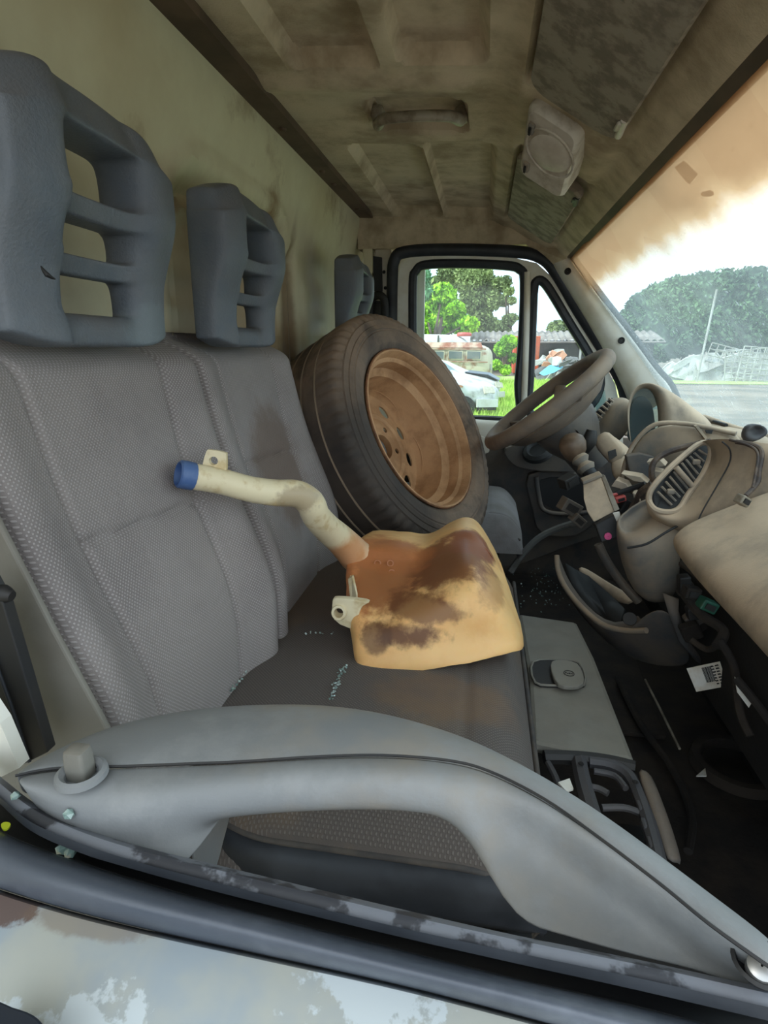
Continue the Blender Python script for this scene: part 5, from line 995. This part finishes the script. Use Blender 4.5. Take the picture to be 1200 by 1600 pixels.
cpart('turn_signal', hb, [(-1.0, -.87, .86), (-.78, -.86, .80), (-.80, -.86, .76), (-1.0, -.87, .80)], M['scrapo'], og, Rm, .02)
cpart('wing_mirror', hb, [(-1.15, -.98, 1.0), (-1.0, -.98, .98), (-1.05, -.98, 1.16)], M['carpaint'], og, Rm, .06)
tube('wiper', [og+Rm@Vector((-1.1, -.3, 1.03)), og+Rm@Vector((-1.35, -.45, 1.22))], .012, M['black'], hb, smoothn=1)
wheelp(hb, -.75, -.78, .28, og, Rm); wheelp(hb, -3.3, -.78, .28, og, Rm)
h2 = thing('dark_hood_car', 'second car with dark blue hood behind the white hatchback', 'car')
og = Vector((.60, 18.2, 0))
body, Rm = loftcar('car_body', h2, [(-4.2, .7, .3, .8, .9, .6, 1.3), (-2.2, .75, .25, .84, .95, .62, 1.40), (-1.75, .75, .25, .84, .95, .62, 1.32), (-1.1, .75, .25, .84, .90, .76, .96), (-.45, .75, .25, .82, .80, .70, .88), (-.05, .7, .3, .7, .6, .6, .68)], M['vanwhite'], og, -.05)
cpart('hood', h2, [(-1.12, -.72, 1.0), (-.45, -.68, .93), (-.12, -.58, .76), (-.12, .58, .76), (-.45, .68, .93), (-1.12, .72, 1.0)], M['cardark'], og, Rm, .03)
cpart('headlight', h2, [(-.22, -.72, .58), (-.02, -.55, .56), (-.06, -.55, .70), (-.25, -.70, .74)], M['lens'], og, Rm, .05)
cpart('bumper', h2, [(-.3, -.76, .30), (.03, -.58, .30), (.03, -.58, .46), (-.3, -.76, .46)], M['vanwhite'], og, Rm, .08)
wheelp(h2, -.75, -.76, .28, og, Rm)
# rusty window van
kv = thing('rusty_window_van', 'old cream window van with rusty roof and long side windows', 'van')
og = Vector((.30, 27.5, 0))
body, Rm = loftcar('van_body', kv, [(-4.4, .8, .35, .88, 1.1, .78, 1.72), (-4.2, .84, .3, .9, 1.15, .8, 1.84), (-.9, .84, .3, .9, 1.15, .8, 1.86), (-.35, .84, .3, .9, 1.12, .76, 1.80), (-.05, .80, .35, .86, 1.05, .66, 1.60), (.02, .7, .4, .76, .9, .6, 1.3)], M['vancream'], og, -.12)
cpart('rusty_roof', kv, [(-4.3, -.86, 1.66), (-.3, -.86, 1.66), (-.4, -.7, 1.88), (-4.2, -.7, 1.9)], M['rust'], og, Rm, .06)
cpart('gutter', kv, [(-4.35, -.93, 1.62), (-.15, -.93, 1.60), (-.15, -.93, 1.66), (-4.35, -.93, 1.68)], M['rust'], og, Rm, .03)
for k_ in range(5):
    x0 = -.30-.82*k_
    f_ = cpart('side_window', kv, [(x0-.04, -.90, 1.18), (x0-.70, -.90, 1.18), (x0-.70, -.88, 1.58), (x0-.04, -.88, 1.56)], M['vancream'], og, Rm, -.05); cpart('pane', f_, [(x0-.08, -.965, 1.22), (x0-.66, -.965, 1.22), (x0-.66, -.945, 1.54), (x0-.08, -.945, 1.52)], M['glassdark'], og, Rm, .012)
cpart('side_crease', kv, [(-4.3, -.93, 1.10), (-.05, -.93, 1.06), (-.05, -.93, 1.10), (-4.3, -.93, 1.14)], M['rust'], og, Rm, .03)
wheelp(kv, -.8, -.82, .32, og, Rm); wheelp(kv, -3.2, -.82, .32, og, Rm)
cpart('headlight_shell', kv, [(.0, -.55, .75), (.06, -.42, .72), (.06, -.42, .95), (.0, -.55, .98)], M['scrapw'], og, Rm, .05)
# white ambulance
am_ = thing('white_high_roof_van', 'white high roof van with a red roof beacon behind the rusty van', 'van')
og = Vector((-.2, 34, 0))
body, Rm = loftcar('van_body', am_, [(-5.4, .85, .4, .95, 1.3, .85, 2.3), (-5.2, .9, .35, .98, 1.4, .9, 2.42), (-1.6, .9, .35, .98, 1.4, .9, 2.42), (-1.0, .9, .35, .98, 1.35, .82, 2.25), (-.4, .85, .4, .95, 1.2, .7, 1.6), (.1, .8, .4, .9, .9, .6, 1.2)], M['vanwhite'], og, -.10)
for (x0, x1) in ((-3.9, -2.5), (-2.1, -1.1)): cpart('side_window', am_, [(x1, -1.0, 1.45), (x0, -1.0, 1.45), (x0, -.97, 1.98), (x1+.1*(x1 > -2), -.97, 1.98)], M['glassdark'], og, Rm, .03)
cpart('door_gap', am_, [(-2.28, -1.0, .6), (-2.36, -1.0, .6), (-2.34, -.93, 2.35), (-2.24, -.93, 2.35)], M['scrapd'], og, Rm, .02)
lathe('roof_beacon', og+Rm@Vector((-.95, -.3, 2.30)), (0, 0, 1), [(0, .4), (.10, .42), (.2, .36), (.22, .02)], M['red'], am_, seg=20)
wheelp(am_, -.8, -.9, .34, og, Rm); wheelp(am_, -4.4, -.9, .34, og, Rm)
# red container, shed
rc_ = thing('red_container', 'red orange container at the right edge of the door window', 'container')
c_ = U(808, 572, 42); box('container_body', (c_.x+.4, 40.5, 1.25), (1.6, 2.4, 2.3), M['orange'], rc_, bev=.02)
for k_ in range(5): box('rib', (c_.x-.3+k_*.35, 39.27, 1.25), (.08, .08, 2.2), M['orange'], rc_, bev=0)
sd = thing('corrugated_shed', 'long open shed with grey corrugated roof behind the debris pile', 'shed')
x0, x1 = U(800, 540, 44).x, U(1035, 540, 44).x
rows = []
for v, (yo, zo) in enumerate(((43.4, U(860, 532, 43.4).z), (46.5, U(860, 518, 46.5).z))):
    rows.append([Vector((x, yo, zo+.06*math.sin(x*14))) for x in np.linspace(x0-3, x1, 300)])
grid('roof', rows, M['shed'], sd, thick=.02)
box('back_wall', ((x0+x1)/2-1.5, 46.2, 1.1), (x1-x0+3, .1, 2.2), M['shedwall'], sd, bev=0)
for px in (840, 906, 960): 
    q0 = U(px, 560, 43.5); box('post', (q0.x, 43.5, 1.05), (.14, .14, 2.1), M['scrapw'], sd, bev=.01)
tube('fascia', [Vector((x0-3, 43.35, rows[0][0].z-.1)), Vector((x1, 43.35, rows[0][0].z-.1))], .06, M['shed'], sd, smoothn=1)
# debris pile in the quarter window and behind the windscreen
def scrap(px, py, Y, w, h, m, lbl, grp, tilt=None):
    c = U(px, py, Y); a = random.uniform(-1, 1) if tilt is None else tilt
    pts = [(-w/2, -h/2), (-w*.1, -h*.55), (w/2, -h*.4), (w*.45, h*.3), (w*.1, h*.5), (-w*.4, h*.42)]
    ca, sa = math.cos(a), math.sin(a); lean = random.uniform(.2, .8)
    vs = [c+Vector((u*ca-v*sa, random.uniform(-.15, .15)+lean*(u*sa+v*ca), u*sa+v*ca)) for u, v in pts]
    o = slab('scrap_piece', vs, (0, .10, .03), m); return tag(o, lbl, 'scrap', grp)
for k_ in range(46):
    t = random.random(); px = 842+88*t+random.uniform(-3, 3); py = 592-random.uniform(0, 1)*(42-26*abs(t-.25))
    scrap(px, py, 31+random.uniform(-.5, 2), random.uniform(.3, 1.0), random.uniform(.12, .45), M[random.choice(['scrapw', 'scrapw', 'scrapd', 'scrapo', 'scrapw'])], 'piece of mixed scrap in the heap seen through the quarter window', 'scrap heap beyond the quarter window')
mound = [[Vector((U(836+k*9, 590, 32).x, 31+j*1.2, max(0, (1.15-.5*abs(k/10-.35))*math.sin(math.pi*j/4)*(1-abs(k/10-.45)*1.2)+.1*random.random()))) for k in range(12)] for j in range(5)]
tag(grid('rubble_mound', mound, M['scrapd'], smooth=False), 'grey rubble mound under the scrap heap', 'rubble')
tag(slab('blue_tarp', [U(843, 584, 30.2), U(858, 572, 30.6), U(875, 568, 31), U(880, 574, 30.6), U(866, 582, 30.2), U(850, 587, 30)], (0, .15, .03), M['tarp']), 'light blue tarp on the scrap heap in the quarter window', 'tarp')
for k_, (px, py, w, h, tl) in enumerate(((1050, 588, 1.6, .6, .2), (1062, 580, 1.2, .7, -.3), (1078, 582, .8, 1.4, .1), (1088, 575, .8, 1.3, -.1), (1112, 580, 1.1, 1.9, -.25), (1105, 568, 1.2, .6, .3), (1070, 566, 1.4, .3, .5), (1130, 585, .8, 1.0, .4), (1068, 592, 1.8, .5, 0), (1045, 576, .9, .4, .7))):
    scrap(px, py, 33, w, h, M['scrapw'], ['wide flat pale sheet at the left end of the scrap row', 'tilted pale sheet on top of the left sheets of the scrap row', 'upright narrow pale panel at the left of the scrap row', 'upright pale panel left of the tallest sheet in the scrap row', 'tallest pale sheet of the scrap row, right of the leaning pole', 'pale sheet lying across the top of the tallest scrap sheet', 'thin pale strip lying on the left sheets of the scrap row', 'pale panel between the tallest sheet and the wire crates', 'lowest pale slab at the foot of the scrap row', 'small upturned pale scrap at the left end of the scrap row'][k_], 'pale sheets in the scrap row', tl)
def cage(px, py, Y, w, h, nx, nz, tilt, lbl):
    t = thing('wire_crate', lbl, 'crate'); c = U(px, py, Y); ca, sa = math.cos(tilt), math.sin(tilt)
    P = lambda u, v: c+Vector((u*ca-v*sa, 0, u*sa+v*ca))
    for i in range(nx+1): tube('bar', [P(-w/2+w*i/nx, -h/2), P(-w/2+w*i/nx, h/2)], .03, M['scrapw'], t, smoothn=1, seg=4)
    for j in range(nz+1): tube('bar', [P(-w/2, -h/2+h*j/nz), P(w/2, -h/2+h*j/nz)], .03, M['scrapw'], t, smoothn=1, seg=4)
cage(1140, 568, 33, 2.4, 1.5, 7, 5, -.25, 'pale wire grid crate left of the larger ones in the scrap row')
cage(1170, 572, 32.5, 2.2, 1.6, 7, 6, .1, 'middle wire grid crate in the scrap row')
cage(1200, 574, 32, 2.6, 1.8, 8, 7, -.08, 'wire grid crate at the right edge of the scrap row')
box_ = [tag(slab('crate_back', [U(a, b, 34) for a, b in ((1130, 590), (1128, 560), (1160, 550), (1230, 556), (1235, 596))], (0, .3, 0), M['scrapw']), 'pale backing board behind the wire crates', 'board')]
for k_ in range(9):
    a = 1120+random.uniform(0, 60); tag(tube('bent_pipe', [U(a, 560, 33), U(a+random.uniform(-12, 12), 550, 33), U(a+random.uniform(-20, 20), 546, 33)], .03, M['scrapw'], smoothn=3, seg=5), 'bent pale pipe sticking out above the wire crates', 'pipe', 'bent pipes on the crates')
tag(tube('leaning_pole', [U(1088, 598, 31.6), U(1120, 452, 31.6)], .05, M['scrapw'], smoothn=1, seg=8), 'thin pale pole leaning before the dark hedge', 'pole')
